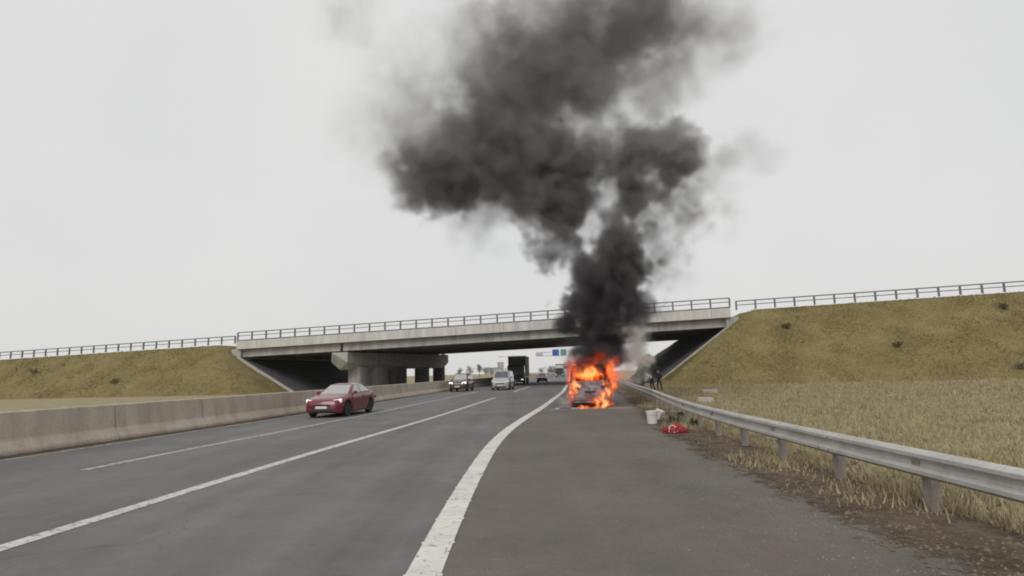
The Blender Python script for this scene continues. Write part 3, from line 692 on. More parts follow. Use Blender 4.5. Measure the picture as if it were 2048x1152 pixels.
def vol_mat(name, color, aniso, dens, fire=False, dark=None):
    m = bpy.data.materials.new(name); m.use_nodes = True; t = m.node_tree; t.nodes.clear(); L = t.links.new
    out = t.nodes.new('ShaderNodeOutputMaterial'); v = t.nodes.new('ShaderNodeVolumePrincipled'); L(v.outputs[0], out.inputs['Volume'])
    v.inputs['Color'].default_value = (*color, 1)
    if dark:                                            # fresh soot is blacker than the diluted plume above
        ge = t.nodes.new('ShaderNodeNewGeometry'); sp = t.nodes.new('ShaderNodeSeparateXYZ'); mr = t.nodes.new('ShaderNodeMapRange'); mc = t.nodes.new('ShaderNodeMix'); mc.data_type = 'RGBA'
        L(ge.outputs['Position'], sp.inputs[0]); L(sp.outputs['Z'], mr.inputs['Value']); mr.inputs['From Min'].default_value = 4.5; mr.inputs['From Max'].default_value = 13
        L(mr.outputs['Result'], mc.inputs['Factor']); mc.inputs['A'].default_value = (*dark, 1); mc.inputs['B'].default_value = (*color, 1); L(mc.outputs['Result'], v.inputs['Color'])
    v.inputs['Anisotropy'].default_value = aniso; v.inputs['Density'].default_value = dens
    if fire:
        at = t.nodes.new('ShaderNodeAttribute'); at.attribute_name = 'density'
        cr = t.nodes.new('ShaderNodeValToRGB'); e = cr.color_ramp.elements
        e[0].position, e[0].color = 0.0, (.55, .05, .01, 1); e[1].position, e[1].color = 1.0, (1.0, .62, .20, 1)
        k = e.new(.3); k.color = (1.0, .085, .006, 1); k = e.new(.6); k.color = (1.0, .24, .03, 1)
        L(at.outputs['Fac'], cr.inputs['Fac']); L(cr.outputs['Color'], v.inputs['Emission Color'])
        mt = t.nodes.new('ShaderNodeMath'); mt.operation = 'MULTIPLY'; mt.inputs[1].default_value = fire; L(at.outputs['Fac'], mt.inputs[0]); L(mt.outputs[0], v.inputs['Emission Strength'])
    return m
def sst(x): x = np.clip(x, 0, 1); return x * x * (3 - 2 * x)
def field(lo, hi, vox, puffs, warps, seed, billow=()):
    sh = tuple(int((h - l) / vox) for l, h in zip(lo, hi))
    ax = [np.linspace(l, h, n, dtype=np.float32) for l, h, n in zip(lo, hi, sh)]
    X, Y, Z = np.meshgrid(*ax, indexing='ij')
    for j, (amp, slope, sz) in enumerate(warps):
        X += amp * fbm(sh, vox, slope, sz, seed + 10 * j); Y += amp * fbm(sh, vox, slope, sz, seed + 10 * j + 1); Z += amp * fbm(sh, vox, slope, sz, seed + 10 * j + 2)
    T = np.ones(sh, np.float32); B_ = None
    for j, (amp, slope, sz) in enumerate(billow):           # rounded lobes with sharp creases between them
        n_ = amp * (np.abs(fbm(sh, vox, slope, sz, seed + 100 + j)) - .8); B_ = n_ if B_ is None else B_ + n_
    if B_ is not None: B_ = np.clip(B_, -.7, .42)
    for (cx, cy_, cz, rx, ry, rz, a, so) in puffs:
        m = 1.9
        sl = tuple(slice(max(0, int((c - r - m - l) / vox)), max(0, int((c + r + m - l) / vox) + 1)) for c, r, l in zip((cx, cy_, cz), (rx, ry, rz), lo))
        if min(s.stop - s.start for s in sl) <= 0: continue
        d = np.sqrt(((X[sl] - cx) / rx) ** 2 + ((Y[sl] - cy_) / ry) ** 2 + ((Z[sl] - cz) / rz) ** 2)
        if B_ is not None: d = d - B_[sl] / ((rx + rz) * .5)
        T[sl] *= np.exp(-a * sst((1.08 - d) / so))
    return -np.log(T), sh
PUFFS = [
    (3.83,29.0,2.36,1.06,0.89,0.82,1.0,0.5), (4.03,29.2,3.13,1.24,1.13,1.13,1.2,0.5), (4.36,29.3,4.1,1.49,1.31,1.28,1.4,0.45),
    (4.52,29.4,5.1,1.85,1.59,1.49,1.4,0.45), (4.69,29.5,6.23,1.92,1.59,1.44,1.3,0.45), (5.07,29.6,7.13,1.86,1.46,1.2,1.1,0.45),
    (5.85,29.2,4.42,1.24,1.44,1.78,0.7,0.6), (3.76,29.5,5.5,0.84,1.19,1.68,0.35,0.7), (5.66,29.8,8.18,1.57,1.47,1.51,0.95,0.5),
    (5.9,30.0,9.53,1.58,1.48,1.52,0.95,0.5), (6.19,30.1,10.88,1.59,1.45,1.47,1.0,0.5), (4.4,30.0,13.33,1.28,1.27,1.4,0.6,0.5),
    (4.25,30.2,12.32,1.53,1.31,1.23,0.55,0.6), (5.84,30.2,12.68,1.78,1.6,1.59,0.7,0.5), (7.92,30.2,13.26,1.84,1.69,1.72,0.8,0.45),
    (9.17,30.2,12.4,1.29,1.28,1.41,0.65,0.5), (7.41,30.4,11.89,2.04,1.64,1.42,0.8,0.5), (9.66,30.5,10.5,1.36,1.24,1.24,0.35,0.7),
    (8.42,30.3,11.69,1.54,1.31,1.23,0.7,0.6), (9.01,30.6,9.34,1.74,1.5,1.43,0.38,0.9), (7.75,30.6,8.04,1.74,1.59,1.62,0.34,0.9),
    (7.59,30.6,9.64,1.43,1.42,1.55,0.4,0.9), (2.18,29.8,7.96,1.39,1.35,1.45,0.75,0.45), (1.73,30.2,9.03,1.35,1.22,1.23,0.7,0.5),
    (2.49,30.5,10.02,1.42,1.41,1.55,0.8,0.5), (1.04,30.6,9.82,1.24,1.09,1.06,0.5,0.6), (3.0,31.0,12.22,1.89,1.79,1.89,0.7,0.6),
    (2.42,31.0,10.99,2.01,1.7,1.57,0.9,0.55), (1.1,31.2,11.22,2.22,1.81,1.58,0.9,0.55), (1.71,31.4,13.1,2.68,2.27,2.1,0.85,0.6),
    (-0.06,31.8,13.44,3.23,2.82,2.71,0.85,0.6), (-2.28,31.8,12.78,3.07,2.68,2.58,0.8,0.6), (-4.18,31.6,12.34,2.57,2.32,2.31,0.62,0.65),
    (-3.23,31.5,11.01,1.92,1.43,1.09,0.6,0.5), (-5.0,31.6,13.64,1.58,1.56,1.7,0.2,0.9), (-5.13,31.5,11.2,1.33,1.18,1.15,0.25,0.8),
    (-1.55,32.0,15.45,3.12,2.72,2.6,0.62,0.7), (0.86,32.0,16.42,2.99,2.84,2.99,0.75,0.65), (0.67,32.4,19.65,2.43,2.47,2.76,0.45,0.7),
    (3.09,32.4,18.82,3.45,2.95,2.76,0.5,0.7), (4.29,32.2,17.16,2.61,2.33,2.29,0.42,0.8), (5.84,32.8,21.14,3.66,3.07,2.8,0.5,0.7),
    (8.33,33.0,22.79,2.81,2.67,2.81,0.45,0.7), (-0.81,32.2,17.91,1.86,2.06,2.48,0.22,0.9), (-0.57,32.5,22.71,1.88,1.78,1.88,0.22,0.9),
    (3.38,33.0,25.52,5.36,3.66,2.34,0.4,0.8), (8.2,33.0,25.71,4.02,3.02,2.34,0.4,0.8), (-9.06,32.5,22.64,2.5,2.23,2.19,0.12,1),
    (-5.27,32.5,18.8,3.44,3.27,3.44,0.09,1), (-7.84,32.5,16.14,2.5,3.27,4.38,0.05,1), (-2.34,32.5,21.5,2.82,2.53,2.5,0.12,1),
    (-2.03,31.5,9.87,2.12,1.64,1.33,0.11,1), (-1.79,31.5,8.49,1.52,1.3,1.21,0.07,1), (6.55,31.5,16.76,4.55,3.17,2.12,0.2,1),
    (9.12,32.5,18.39,3.13,2.82,2.82,0.22,1), (4.12,30.2,9.37,2.03,2.21,2.62,0.2,1), (3.57,29.8,6.69,0.98,1.14,1.43,0.3,0.9),
    (3.08,29.5,4.65,0.68,1.0,1.42,0.12,1), (11.06,31.0,12.42,1.79,1.56,1.49,0.22,0.9), (12.92,31.5,13.11,2.43,2.02,1.82,0.1,1),
    (12.98,33.0,21.38,3.49,2.72,2.22,0.12,1), (10.55,30.8,9.89,1.48,1.41,1.48,0.16,1), (7.93,30.6,6.71,2.06,1.4,0.88,0.05,1),
    (2.02,33.5,20.07,5.48,4.9,4.84,0.28,0.9), (7.26,33.8,22.35,5.53,4.33,3.58,0.3,0.9), (-3.35,33.0,14.42,5.4,4.68,4.45,0.22,0.9),
    (0.63,33.0,13.12,6.03,4.68,3.81,0.3,0.9), (6.95,31.8,12.81,4.59,3.63,3.06,0.22,0.9), (-0.94,33,19.87,3.49,3.62,4.13,0.14,0.9),
    (4.33,32,15.29,2.46,2.05,1.85,0.1,1), (11.35,33.5,21.4,3.55,3.37,3.55,0.18,1),
]
FLAMES = [
    (3.66,27.1,0.3,0.23,0.2,0.207,1.1), (2.54,27.35,0.6,0.139,0.2,0.558,0.9), (2.77,28.3,1.6,0.192,0.25,0.433,0.35),
    (4.43,28.3,1.72,0.192,0.3,0.481,0.7), (4.28,27.4,0.67,0.116,0.15,0.466,0.9), (2.9,28.8,2.0,0.245,0.3,0.196,0.25),
    (4.33,28.8,1.91,0.294,0.3,0.171,0.35), (3.46,27.2,0.37,0.324,0.15,0.139,0.35), (3.33,28.95,1.63,0.837,0.35,0.541,0.85),
    (3.89,28.9,1.5,0.344,0.3,0.344,0.3), (3.68,29.5,1.5,0.853,0.75,0.476,0.9), (3.47,29.3,1.58,0.697,0.45,0.423,0.6),
    (4.62,28.8,1.62,0.294,0.35,0.588,0.7), (4.52,27.9,1.1,0.213,0.3,0.522,0.6), (2.58,28.6,1.6,0.122,0.3,0.924,0.28),
    (2.55,27.5,0.93,0.164,0.25,0.468,0.6), (2.67,27.25,1.09,0.162,0.2,0.185,2.2), (2.82,27.2,1.02,0.092,0.15,0.116,2.2),
    (2.69,27.2,0.71,0.162,0.2,0.324,0.75), (3.94,27.2,1.12,0.116,0.15,0.139,2.2), (4.16,27.25,0.96,0.116,0.2,0.556,1.2),
    (3.93,27.15,0.53,0.162,0.2,0.415,1.3), (3.75,27.15,0.62,0.115,0.2,0.323,0.6), (2.99,27.1,0.05,0.415,0.2,0.069,1.3),
    (3.8,27.05,0.08,0.414,0.2,0.092,1.5), (4.03,27.05,0.18,0.276,0.25,0.184,1.1), (3.3,27.0,0.01,0.688,0.2,0.057,0.6),
    (3.86,28.8,2.16,1.077,0.9,0.245,0.08), (2.89,28.6,2.13,0.292,0.6,0.292,0.12), (4.83,28.6,2.08,0.243,0.5,0.34,0.15),
    (4.14,29,2.44,0.592,0.8,0.345,0.16), (4.91,28.2,1.31,0.288,0.3,0.575,0.18),
]

SLO, SHI, SV = (-11.5, 25.5, 1.6), (18.5, 36.5, 25.4), .105
D, sh = field(SLO, SHI, SV, PUFFS, ((.26, 2.4, 4.0), (.05, 1.9, 1.0)), 5, ((.42, 2.6, 2.6), (.16, 2.4, .9)))
n1 = fbm(sh, SV, 2.0, 3.0, 77)
D = D * np.clip(1.0 + .34 * n1, .2, 2.0)
D = np.where(D < .004, 0, D)
zz = np.linspace(SLO[2], SHI[2], sh[2]); xx = np.linspace(SLO[0], SHI[0], sh[0]); yy_ = np.linspace(SLO[1], SHI[1], sh[1])
D *= np.clip((SHI[2] - zz) / 1.0, 0, 1)[None, None, :] * (np.clip((xx - SLO[0]) / 1.5, 0, 1) * np.clip((SHI[0] - xx) / 1.5, 0, 1))[:, None, None] * (np.clip((yy_ - SLO[1]) / .5, 0, 1) * np.clip((SHI[1] - yy_) / .5, 0, 1))[None, :, None]
D *= (1.0 + 1.3 * np.clip((9.0 - zz) / 6.0, 0, 1))[None, None, :]
so = volume_object('smoke', D, SLO, SHI, vol_mat('soot_smoke', (.385, .380, .380), .1, 1.15, dark=(.16, .153, .16)))
struct(so, 'stuff'); so['label'] = 'thick dark grey smoke column billowing up from the burning van'
del D, n1
PALE = [(5.8, 28.3, 3.2, .75, .7, 1.0, 1.3, .9), (5.7, 28.2, 2.2, .8, .7, .8, 1.5, .9), (5.35, 28.1, 1.5, .65, .5, .5, .6, .9), (5.7, 28.8, 1.5, .8, .7, .5, .5, .9), (2.55, 28.6, 2.5, .5, .6, .6, .25, .9), (2.3, 27.6, .35, .45, .4, .3, .45, .9), (2.45, 27.6, .9, .25, .3, .5, .25, .9), (5.0, 29.0, .5, .6, .6, .3, .15, .9)]
D, sh = field((1.2, 26.8, .02), (7.2, 30.6, 4.8), .07, PALE, ((.14, 2.0, 1.2),), 31)
D = np.where(D < .004, 0, D) * np.clip(.9 + .5 * fbm(sh, .07, 1.9, 1.0, 3), .05, 2.2)
D[0] = D[-1] = 0; D[:, 0] = D[:, -1] = 0; D[:, :, 0] = D[:, :, -1] = 0
po = volume_object('pale_smoke', D, (1.2, 26.8, .02), (7.2, 30.6, 4.8), vol_mat('pale_smoke', (.93, .90, .87), .2, 2.3))
struct(po, 'stuff'); po['label'] = 'pale beige steam drifting off beside the burning van'
D, sh = field((1.6, 26.2, .0), (5.8, 30.8, 3.2), .05, [(a, b, c, r1, r2, r3, k, .85) for a, b, c, r1, r2, r3, k in FLAMES], ((.05, 1.7, .6), (.03, 1.5, .25)), 51)
fx = np.clip(.75 + .55 * fbm((sh[0], sh[1], max(8, sh[2] // 2)), .05, 1.8, .5, 8), .02, 2)
fx = np.repeat(fx, 2, axis=2)
if fx.shape[2] < sh[2]: fx = np.concatenate([fx, fx[:, :, -1:]], 2)
D = np.where(D < .02, 0, D) * fx[:, :, :sh[2]]
D[0] = D[-1] = 0; D[:, 0] = D[:, -1] = 0; D[:, :, -1] = 0
fo = volume_object('flames', D, (1.6, 26.2, .0), (5.8, 30.8, 3.2), vol_mat('fire', (.05, .04, .03), 0, 5.0, fire=7.5))
struct(fo, 'stuff'); fo['label'] = 'bright orange flames licking out of the burning van'

# ------------------------------------------------------------------ things on the verge and shoulder
M_BUCKET = pm('white_plastic', (.60, .575, .54), (.70, .675, .64), 3, .45, .05, c3=(.5, .46, .41))
def bucket(label, loc, rz, s, tilt=0):
    t = thing('bucket', label, 'bucket', loc, rz, 'white plastic buckets by the guardrail'); t.rotation_euler = (tilt, 0, rz); t.scale = (s, s, s)
    MB().lathe([(.13, 0), (.17, .34), (.182, .34), (.182, .36), (.158, .36), (.12, .02)], 24).build('bucket_body', M_BUCKET, t, smooth=40)
    MB().lathe([(.176, .27), (.186, .27), (.186, .285), (.176, .285)], 24).build('rim_band', M_BUCKET, t, smooth=40)
    MB().tube([(-.18, 0, .31), (-.19, .10, .22), (-.12, .19, .13), (0, .22, .10), (.12, .19, .13), (.19, .10, .22), (.18, 0, .31)], .006, 5).build('handle', M_RAIL, t)
bucket('upright white plastic bucket on the dirt verge nearer the burning van edge', (4.17, 18.7, .015), .4, 1.05)
bucket('smaller white bucket tipped against the back of the upright bucket', (4.52, 19.6, .09), 1.2, .82, .5)
M_REDBAG = pm('red_fabric', (.20, .008, .012), (.34, .02, .024), 5, .6, .4)
bag = thing('red_bag', 'crumpled red fabric bag with pale straps lying on the verge', 'bag', (4.13, 15.85, .01), .05)
bm = bmesh.new(); bmesh.ops.create_icosphere(bm, subdivisions=5, radius=1)
for v in bm.verts:
    x, y, z = v.co; f = 1 + .10 * math.sin(x * 7 + y * 3) + .07 * math.sin(y * 11 + x * 5) + .05 * math.sin(x * 17 - z * 9)
    hz = .115 * (1 - .45 * max(0, x)) * (1 + .25 * math.sin(x * 5 + 1))
    v.co = (x * .33 * f, y * .17 * f, max(-.01, (z * hz * 1.25 + .006 * math.sin(x * 17 + y * 9) + .004 * math.sin(y * 23 - x * 14)) * f + .065))
me = bpy.data.meshes.new('bag_body'); bm.to_mesh(me); bm.free(); me.polygons.foreach_set('use_smooth', [True] * len(me.polygons))
link('bag_body', me, M_REDBAG, bag)
M_STRAP = pm('pale_strap', (.52, .40, .38), (.62, .50, .48), 9, .7)
for pts in ([(-.10, -.19, .02), (-.07, -.15, .13), (-.05, -.02, .205), (-.02, .10, .16)], [(-.22, -.14, .04), (-.19, -.08, .16), (-.10, -.03, .20), (-.04, -.10, .17), (-.02, -.18, .05)]):
    MB().tube(pts, .016, 6).build('strap', M_STRAP, bag, smooth=60)
MB().tube([(.12, -.16, .05), (.2, -.13, .12), (.28, -.06, .09)], .012, 6).build('handle', M_BLACK, bag, smooth=60)
MB().lathe([(.05, -.26), (.055, -.25), (.055, .25), (.05, .26)], 14, (0, 0, .06), 'X').lathe([(.03, .26), (.03, .34), (.0, .34)], 10, (0, 0, .06), 'X').build('spent_canister', pm('canister_grey', (.11, .11, .11), (.2, .2, .2), 8, .5, .1), None, smooth=40)
sc_ = bpy.data.objects['spent_canister']; sc_.location = (2.22, 27.1, .012); sc_.rotation_euler = (0, 0, .1); tag(sc_, 'grey cylinder lying on the asphalt beside the front corner of the burning van', 'canister')
M_FOAM = pm('extinguisher_residue', (.16, .152, .155), (.25, .24, .245), 3.5, .9, .2, fine=.15)
def blot(name, c, rx, ry, z, mat, n=60, jit=.22):
    P = [];
    for k in range(n):
        a = 2 * math.pi * k / n; f = 1 + jit * math.sin(3 * a + c[0]) * .6 + jit * math.sin(7 * a + 2) * .4 + random.uniform(-jit, jit) * .25
        P.append((c[0] + rx * f * math.cos(a), c[1] + ry * f * math.sin(a), z))
    b = MB(); b.add([(c[0], c[1], z)] + P, [(0, k + 1, (k + 1) % n + 1) for k in range(n)])
    return b.build(name, mat)
struct(blot('extinguisher_residue', (3.5, 27.2), 1.75, .9, .0085, M_FOAM), 'stuff')
struct(blot('extinguisher_residue', (2.3, 27.6), .55, .7, .0125, pm('pale_residue', (.34, .33, .33), (.45, .44, .44), 5, .9, .2)), 'stuff')
M_STONE = pm('field_stone', (.33, .31, .26), (.44, .42, .36), 4, .9, .3)
for (x, y, l, lab) in ((12.9, 40.2, 1.0, 'pale concrete block lying in the grass field beyond the guardrail'), (9.2, 29.5, .8, 'low pale stone block in the grass close behind the guardrail')):
    o = MB().hexa([(-l / 2, -.16, 0), (l / 2, -.13, 0), (l / 2 * .95, .15, 0), (-l / 2, .16, 0), (-l / 2 * .9, -.12, .27), (l / 2 * .93, -.10, .24), (l / 2 * .85, .1, .26), (-l / 2 * .9, .12, .28)]).build('concrete_block', M_STONE, bevel=.04, seg=3)
    o.location = (x, y, -.02); o.rotation_euler = (0, 0, random.uniform(-.2, .2)); tag(o, lab, 'block')

# people behind the guardrail
def person(label, loc, rz, J, jacket, trousers, hair, s=1.0):
    """J: joint positions; one continuous skinned body"""
    names = ['pelvis', 'waist', 'chest', 'neck', 'head', 'crown', 'shL', 'elL', 'wrL', 'haL', 'shR', 'elR', 'wrR', 'haR', 'hipL', 'knL', 'anL', 'toL', 'hipR', 'knR', 'anR', 'toR']
    rad = dict(pelvis=.15, waist=.135, chest=.165, neck=.06, head=.098, crown=.075, sh=.075, el=.052, wr=.036, ha=.042, hip=.10, kn=.068, an=.046, to=.045)
    E = [('pelvis', 'waist'), ('waist', 'chest'), ('chest', 'neck'), ('neck', 'head'), ('head', 'crown')]
    for d in 'LR': E += [('chest', 'sh' + d), ('sh' + d, 'el' + d), ('el' + d, 'wr' + d), ('wr' + d, 'ha' + d), ('pelvis', 'hip' + d), ('hip' + d, 'kn' + d), ('kn' + d, 'an' + d), ('an' + d, 'to' + d)]
    me = bpy.data.meshes.new('person'); me.from_pydata([J[n] for n in names], [(names.index(a), names.index(b)) for a, b in E], [])
    o = bpy.data.objects.new('tmp', me); COL.objects.link(o)
    sk = o.modifiers.new('s', 'SKIN'); ss = o.modifiers.new('u', 'SUBSURF'); ss.levels = 1
    for i, n in enumerate(names):
        r = rad.get(n, rad.get(n[:-1])); me.skin_vertices[0].data[i].radius = (r, r * (.8 if n in ('pelvis', 'waist', 'chest') else 1))
    me.skin_vertices[0].data[0].use_root = True
    dg = bpy.context.evaluated_depsgraph_get(); m2 = bpy.data.meshes.new_from_object(o.evaluated_get(dg)); bpy.data.objects.remove(o)
    m2.name = 'person'; m2.materials.clear()
    for m in (jacket, trousers, M_SKIN, M_BLACK): m2.materials.append(m)
    def seg_d(p, a, b): a, b = Vector(J[a]), Vector(J[b]); d = b - a; t_ = max(0, min(1, (p - a).dot(d) / d.length_squared)); return (p - a - d * t_).length
    slot = {}
    for a, b in E:
        slot[(a, b)] = 2 if b in ('head', 'crown') or b[:2] == 'ha' else 3 if b[:2] == 'to' else 1 if b[:2] in ('hi', 'kn', 'an') else 0
    for p in m2.polygons:
        c = p.center; p.material_index = slot[min(slot, key=lambda e: seg_d(c, *e))]; p.use_smooth = True
    o = link('person', m2, None, None, loc, rz); o.scale = (s, s, s); tag(o, label, 'person')
    hd, cr = Vector(J['head']), Vector(J['crown']); up = (cr - hd).normalized()
    hb = bmesh.new(); bmesh.ops.create_icosphere(hb, subdivisions=2, radius=.122)
    for v in hb.verts: v.co = v.co * (1.0 if v.co.z > -.02 or v.co.y > .03 else .8) + hd + up * .06 + Vector((0, .025, 0))
    hm = bpy.data.meshes.new('hair'); hb.to_mesh(hm); hb.free(); link('hair', hm, hair, o)
    return o
M_NAVY = pm('dark_clothing', (.022, .020, .026), (.035, .032, .038), 9, .85, .3); M_GREYJ = pm('grey_jacket', (.55, .55, .57), (.64, .64, .66), 6, .8, .3)
M_HAIR = pm('dark_hair', (.02, .015, .012), (.035, .028, .022), 30, .7)
J1 = dict(pelvis=(0, 0, .95), waist=(0, -.02, 1.10), chest=(0, -.05, 1.32), neck=(0, -.07, 1.50), head=(0, -.10, 1.60), crown=(0, -.10, 1.70),
          shL=(-.19, -.05, 1.40), elL=(-.27, -.10, 1.14), wrL=(-.24, -.28, .98), haL=(-.23, -.35, .95), shR=(.19, -.05, 1.40), elR=(.26, .0, 1.13), wrR=(.27, -.14, .92), haR=(.27, -.19, .85),
          hipL=(-.10, 0, .90), knL=(-.13, -.10, .49), anL=(-.14, .02, .08), toL=(-.15, -.14, .045), hipR=(.10, 0, .90), knR=(.14, .02, .49), anR=(.16, .16, .09), toR=(.17, .0, .045))
person('person in dark clothes standing upright behind the guardrail', (11.0, 46.2, 0), -.9, J1, M_NAVY, M_NAVY, M_HAIR, s=.93)
J2 = dict(J1)
J2.update(waist=(0, -.10, 1.08), chest=(0, -.32, 1.20), neck=(0, -.46, 1.27), head=(0, -.56, 1.27), crown=(0, -.66, 1.25), shL=(-.19, -.34, 1.24), elL=(-.22, -.42, .98), wrL=(-.18, -.52, .78), haL=(-.17, -.55, .71),
          shR=(.19, -.34, 1.24), elR=(.22, -.40, .98), wrR=(.18, -.50, .78), haR=(.17, -.54, .71))
person('person in pale grey jacket bending forward behind the guardrail', (10.55, 46.6, 0), -1.5, J2, M_GREYJ, M_NAVY, M_HAIR)

# ------------------------------------------------------------------ plants
def leaf_clump(mbv, mbf, c, r, n, sz, rs, flat=1.0):
    for _ in range(n):
        d = rs.standard_normal(3); d /= np.linalg.norm(d); p = np.array(c) + d * np.array(r) * rs.random() ** .4
        a = rs.standard_normal(3); a /= np.linalg.norm(a); b = np.cross(a, rs.standard_normal(3)); b /= np.linalg.norm(b) + 1e-6
        s = sz * rs.uniform(.6, 1.3); k = len(mbv)
        mbv += [tuple(p - a * s), tuple(p + b * s * .6), tuple(p + a * s), tuple(p - b * s * .6)]; mbf.append((k, k + 1, k + 2, k + 3))
M_TRUNK = pm('tree_bark', (.07, .058, .045), (.11, .095, .075), 6, .9, .5)
M_CROWN = [pm('far_foliage_a', (.075, .075, .050), (.115, .11, .075), .8, .9, c3=(.14, .13, .09)), pm('far_foliage_b', (.085, .075, .055), (.13, .115, .085), .8, .9)]
def tree(label, x, y, h, r, seed, low=.28, group='trees on the fields behind the bridge'):
    rs = np.random.default_rng(seed); t = thing('tree', label, 'tree', (x, y, -.05), 0, group)
    b = MB(); b.tube([(0, 0, 0), (.02 * h, 0, h * .3), (0, .02 * h, h * .75)], [.032 * h, .024 * h, .008 * h], 7)
    for k in range(7):
        a = rs.uniform(0, 6.28); z = h * rs.uniform(.3, .6); q = r * rs.uniform(.5, .9)
        b.tube([(0, 0, z), (q * .5 * math.cos(a), q * .5 * math.sin(a), z + h * .12), (q * math.cos(a), q * math.sin(a), z + h * .2)], [.014 * h, .009 * h, .003 * h], 5)
    b.build('trunk', M_TRUNK, t, smooth=60)
    V, F_ = [], []
    for k in range(11 if low > .1 else 26):
        a, q = rs.uniform(0, 6.28), r * rs.uniform(.1, .72); z = h * rs.uniform(low + .12, .9)
        leaf_clump(V, F_, (q * math.cos(a), q * math.sin(a), z), (r * .42, r * .42, h * .15), 34 if low > .1 else 80, (.035 if low > .1 else .06) * h, rs)
    c = MB(); c.v, c.f = V, F_; me = bpy.data.meshes.new('crown'); me.from_pydata(V, [], F_); link('crown', me, M_CROWN[seed % 2], t)
TP = [(915, 340, 6.0, 2.1, 'round lollipop tree farthest from the truck beyond the bridge'), (936, 330, 6.4, 2.6, 'wider round tree, second from the pier beyond the bridge'), (955, 345, 7.8, 2.0, 'tallest slim tree of the row beyond the bridge'),
      (968, 350, 5.6, 3.2, 'low broad tree just left of the white van roof'), (979, 365, 4.6, 2.6, 'small bushy tree behind the white van'), (1078, 300, 4.6, 2.2, 'small tree between the dark truck and the pale truck'), (1092, 330, 5.0, 2.8, 'bushy tree next to the pale truck far off'), (1101, 310, 4.2, 2.4, 'low bush-like tree touching the pale truck'), (1131, 260, 6.5, 2.4, 'tree on the far verge half hidden by smoke')]
for i, (px, Y, h, r, lab) in enumerate(TP): tree(lab, (px - 1024) / 1200 * Y, Y, h, r, 40 + i)
for i, (x, Y, h, r, lab) in enumerate([(-150, 170, 9, 4, 'bare-looking tree at the far end of the embankment past the median'), (-118, 190, 11, 4.5, 'tall loose tree behind the embankment past the median'), (-88, 180, 8, 4, 'broad tree behind the embankment near the abutment'), (92, 120, 9, 4, 'loose tree beyond the grass embankment on the guardrail side'), (120, 130, 11, 4.6, 'tall tree beyond the grass embankment on the guardrail side')]):
    tree(lab, x, Y, h, r, 70 + i, group='trees behind the embankments')
M_CROWN[:] = [pm('dark_foliage', (.03, .03, .026), (.05, .048, .04), .8, .9)] * 2
for i, (x, Y, h, r, lab) in enumerate([(24.6, 112, 4.4, 2.0, 'dark dense tree under the far side of the bridge next to the smoke'), (27.4, 116, 4.2, 2.2, 'dark dense tree between the paved slope and its smoky neighbour')]):
    tree(lab, x, Y, h, r, 90 + i, low=.02, group='dark trees just beyond the bridge')
rs = np.random.default_rng(5)
def shrub(label, loc, r, h, n, mat, sz):
    t = thing('shrub', label, 'shrub', loc); V, F_ = [], []
    for k in range(7): leaf_clump(V, F_, (rs.uniform(-r, r) * .6, rs.uniform(-r, r) * .6, h * rs.uniform(.3, .75)), (r * .5, r * .5, h * .3), n // 7, sz, rs)
    me = bpy.data.meshes.new('foliage'); me.from_pydata(V, [], F_); link('foliage', me, mat, t)
    b = MB()
    for k in range(6): a = rs.uniform(0, 6.28); b.tube([(0, 0, -.05), (.25 * r * math.cos(a), .25 * r * math.sin(a), h * .4), (.6 * r * math.cos(a), .6 * r * math.sin(a), h * .8)], [.02, .014, .005], 5)
    b.build('stem', M_TRUNK, t)
M_SHRUB = pm('dark_shrub', (.030, .026, .022), (.05, .045, .035), 3, .9)
shrub('dark shrub behind the guardrail beside the burning van', (10.15, 50.0, 0), .75, 1.3, 900, M_SHRUB, .09)
M_SCRUB = pm('dry_scrub', (.075, .062, .036), (.12, .10, .06), 3, .9)
M_WEED = pm('weed_green', (.06, .07, .035), (.10, .105, .055), 5, .9)
for i, (x, y, lab) in enumerate([(4.9, 18.9, 'green weed tuft just behind the white buckets'), (5.15, 17.6, 'green weed tuft under the guardrail by the red bag'), (5.5, 20.6, 'low weed tuft at the guardrail post past the buckets'), (4.75, 21.8, 'brownish weed tuft on the dirt past the buckets')]):
    shrub(lab, (x, y, 0), .22, .22, 130, M_WEED, .045)

# grass blades: rail side verge and field
def blades(name, n, fn, hmin, hmax, mat, seed):
    r = np.random.default_rng(seed); P = fn(r, n); n = len(P)
    a = r.uniform(0, 6.283, n); dist = np.hypot(P[:, 0], P[:, 1]); wdt = .006 + dist * .0007; cl = .5 + .5 * np.sin(P[:, 0] * 1.3 + 2 * np.sin(P[:, 1] * .31)) * np.sin(P[:, 1] * .83 + P[:, 0] * .4); h = (hmin + (hmax - hmin) * r.random(n) ** 2.2 * (.25 + 1.5 * cl)) * (1 + dist * .006)
    dx, dy = np.cos(a) * wdt, np.sin(a) * wdt; la = r.uniform(0, 6.283, n); le = h * r.uniform(.1, .7, n)
    V = np.empty((n, 3, 3), np.float32)
    V[:, 0] = np.stack([P[:, 0] - dx, P[:, 1] - dy, P[:, 2] - .01], 1); V[:, 1] = np.stack([P[:, 0] + dx, P[:, 1] + dy, P[:, 2] - .01], 1)
    V[:, 2] = np.stack([P[:, 0] + np.cos(la) * le, P[:, 1] + np.sin(la) * le, P[:, 2] + h], 1)
    me = bpy.data.meshes.new(name); me.vertices.add(n * 3); me.vertices.foreach_set('co', V.ravel()); me.loops.add(n * 3); me.loops.foreach_set('vertex_index', np.arange(n * 3, dtype=np.int32))
    me.polygons.add(n); me.polygons.foreach_set('loop_start', np.arange(0, n * 3, 3, dtype=np.int32)); me.update(calc_edges=True); me.validate()
    return struct(link(name, me, mat), 'stuff')
M_BLADE = pm('dry_grass_blade', (.26, .22, .13), (.39, .335, .21), .8, .9, c3=(.24, .225, .11), fine=.3, spec=.1)
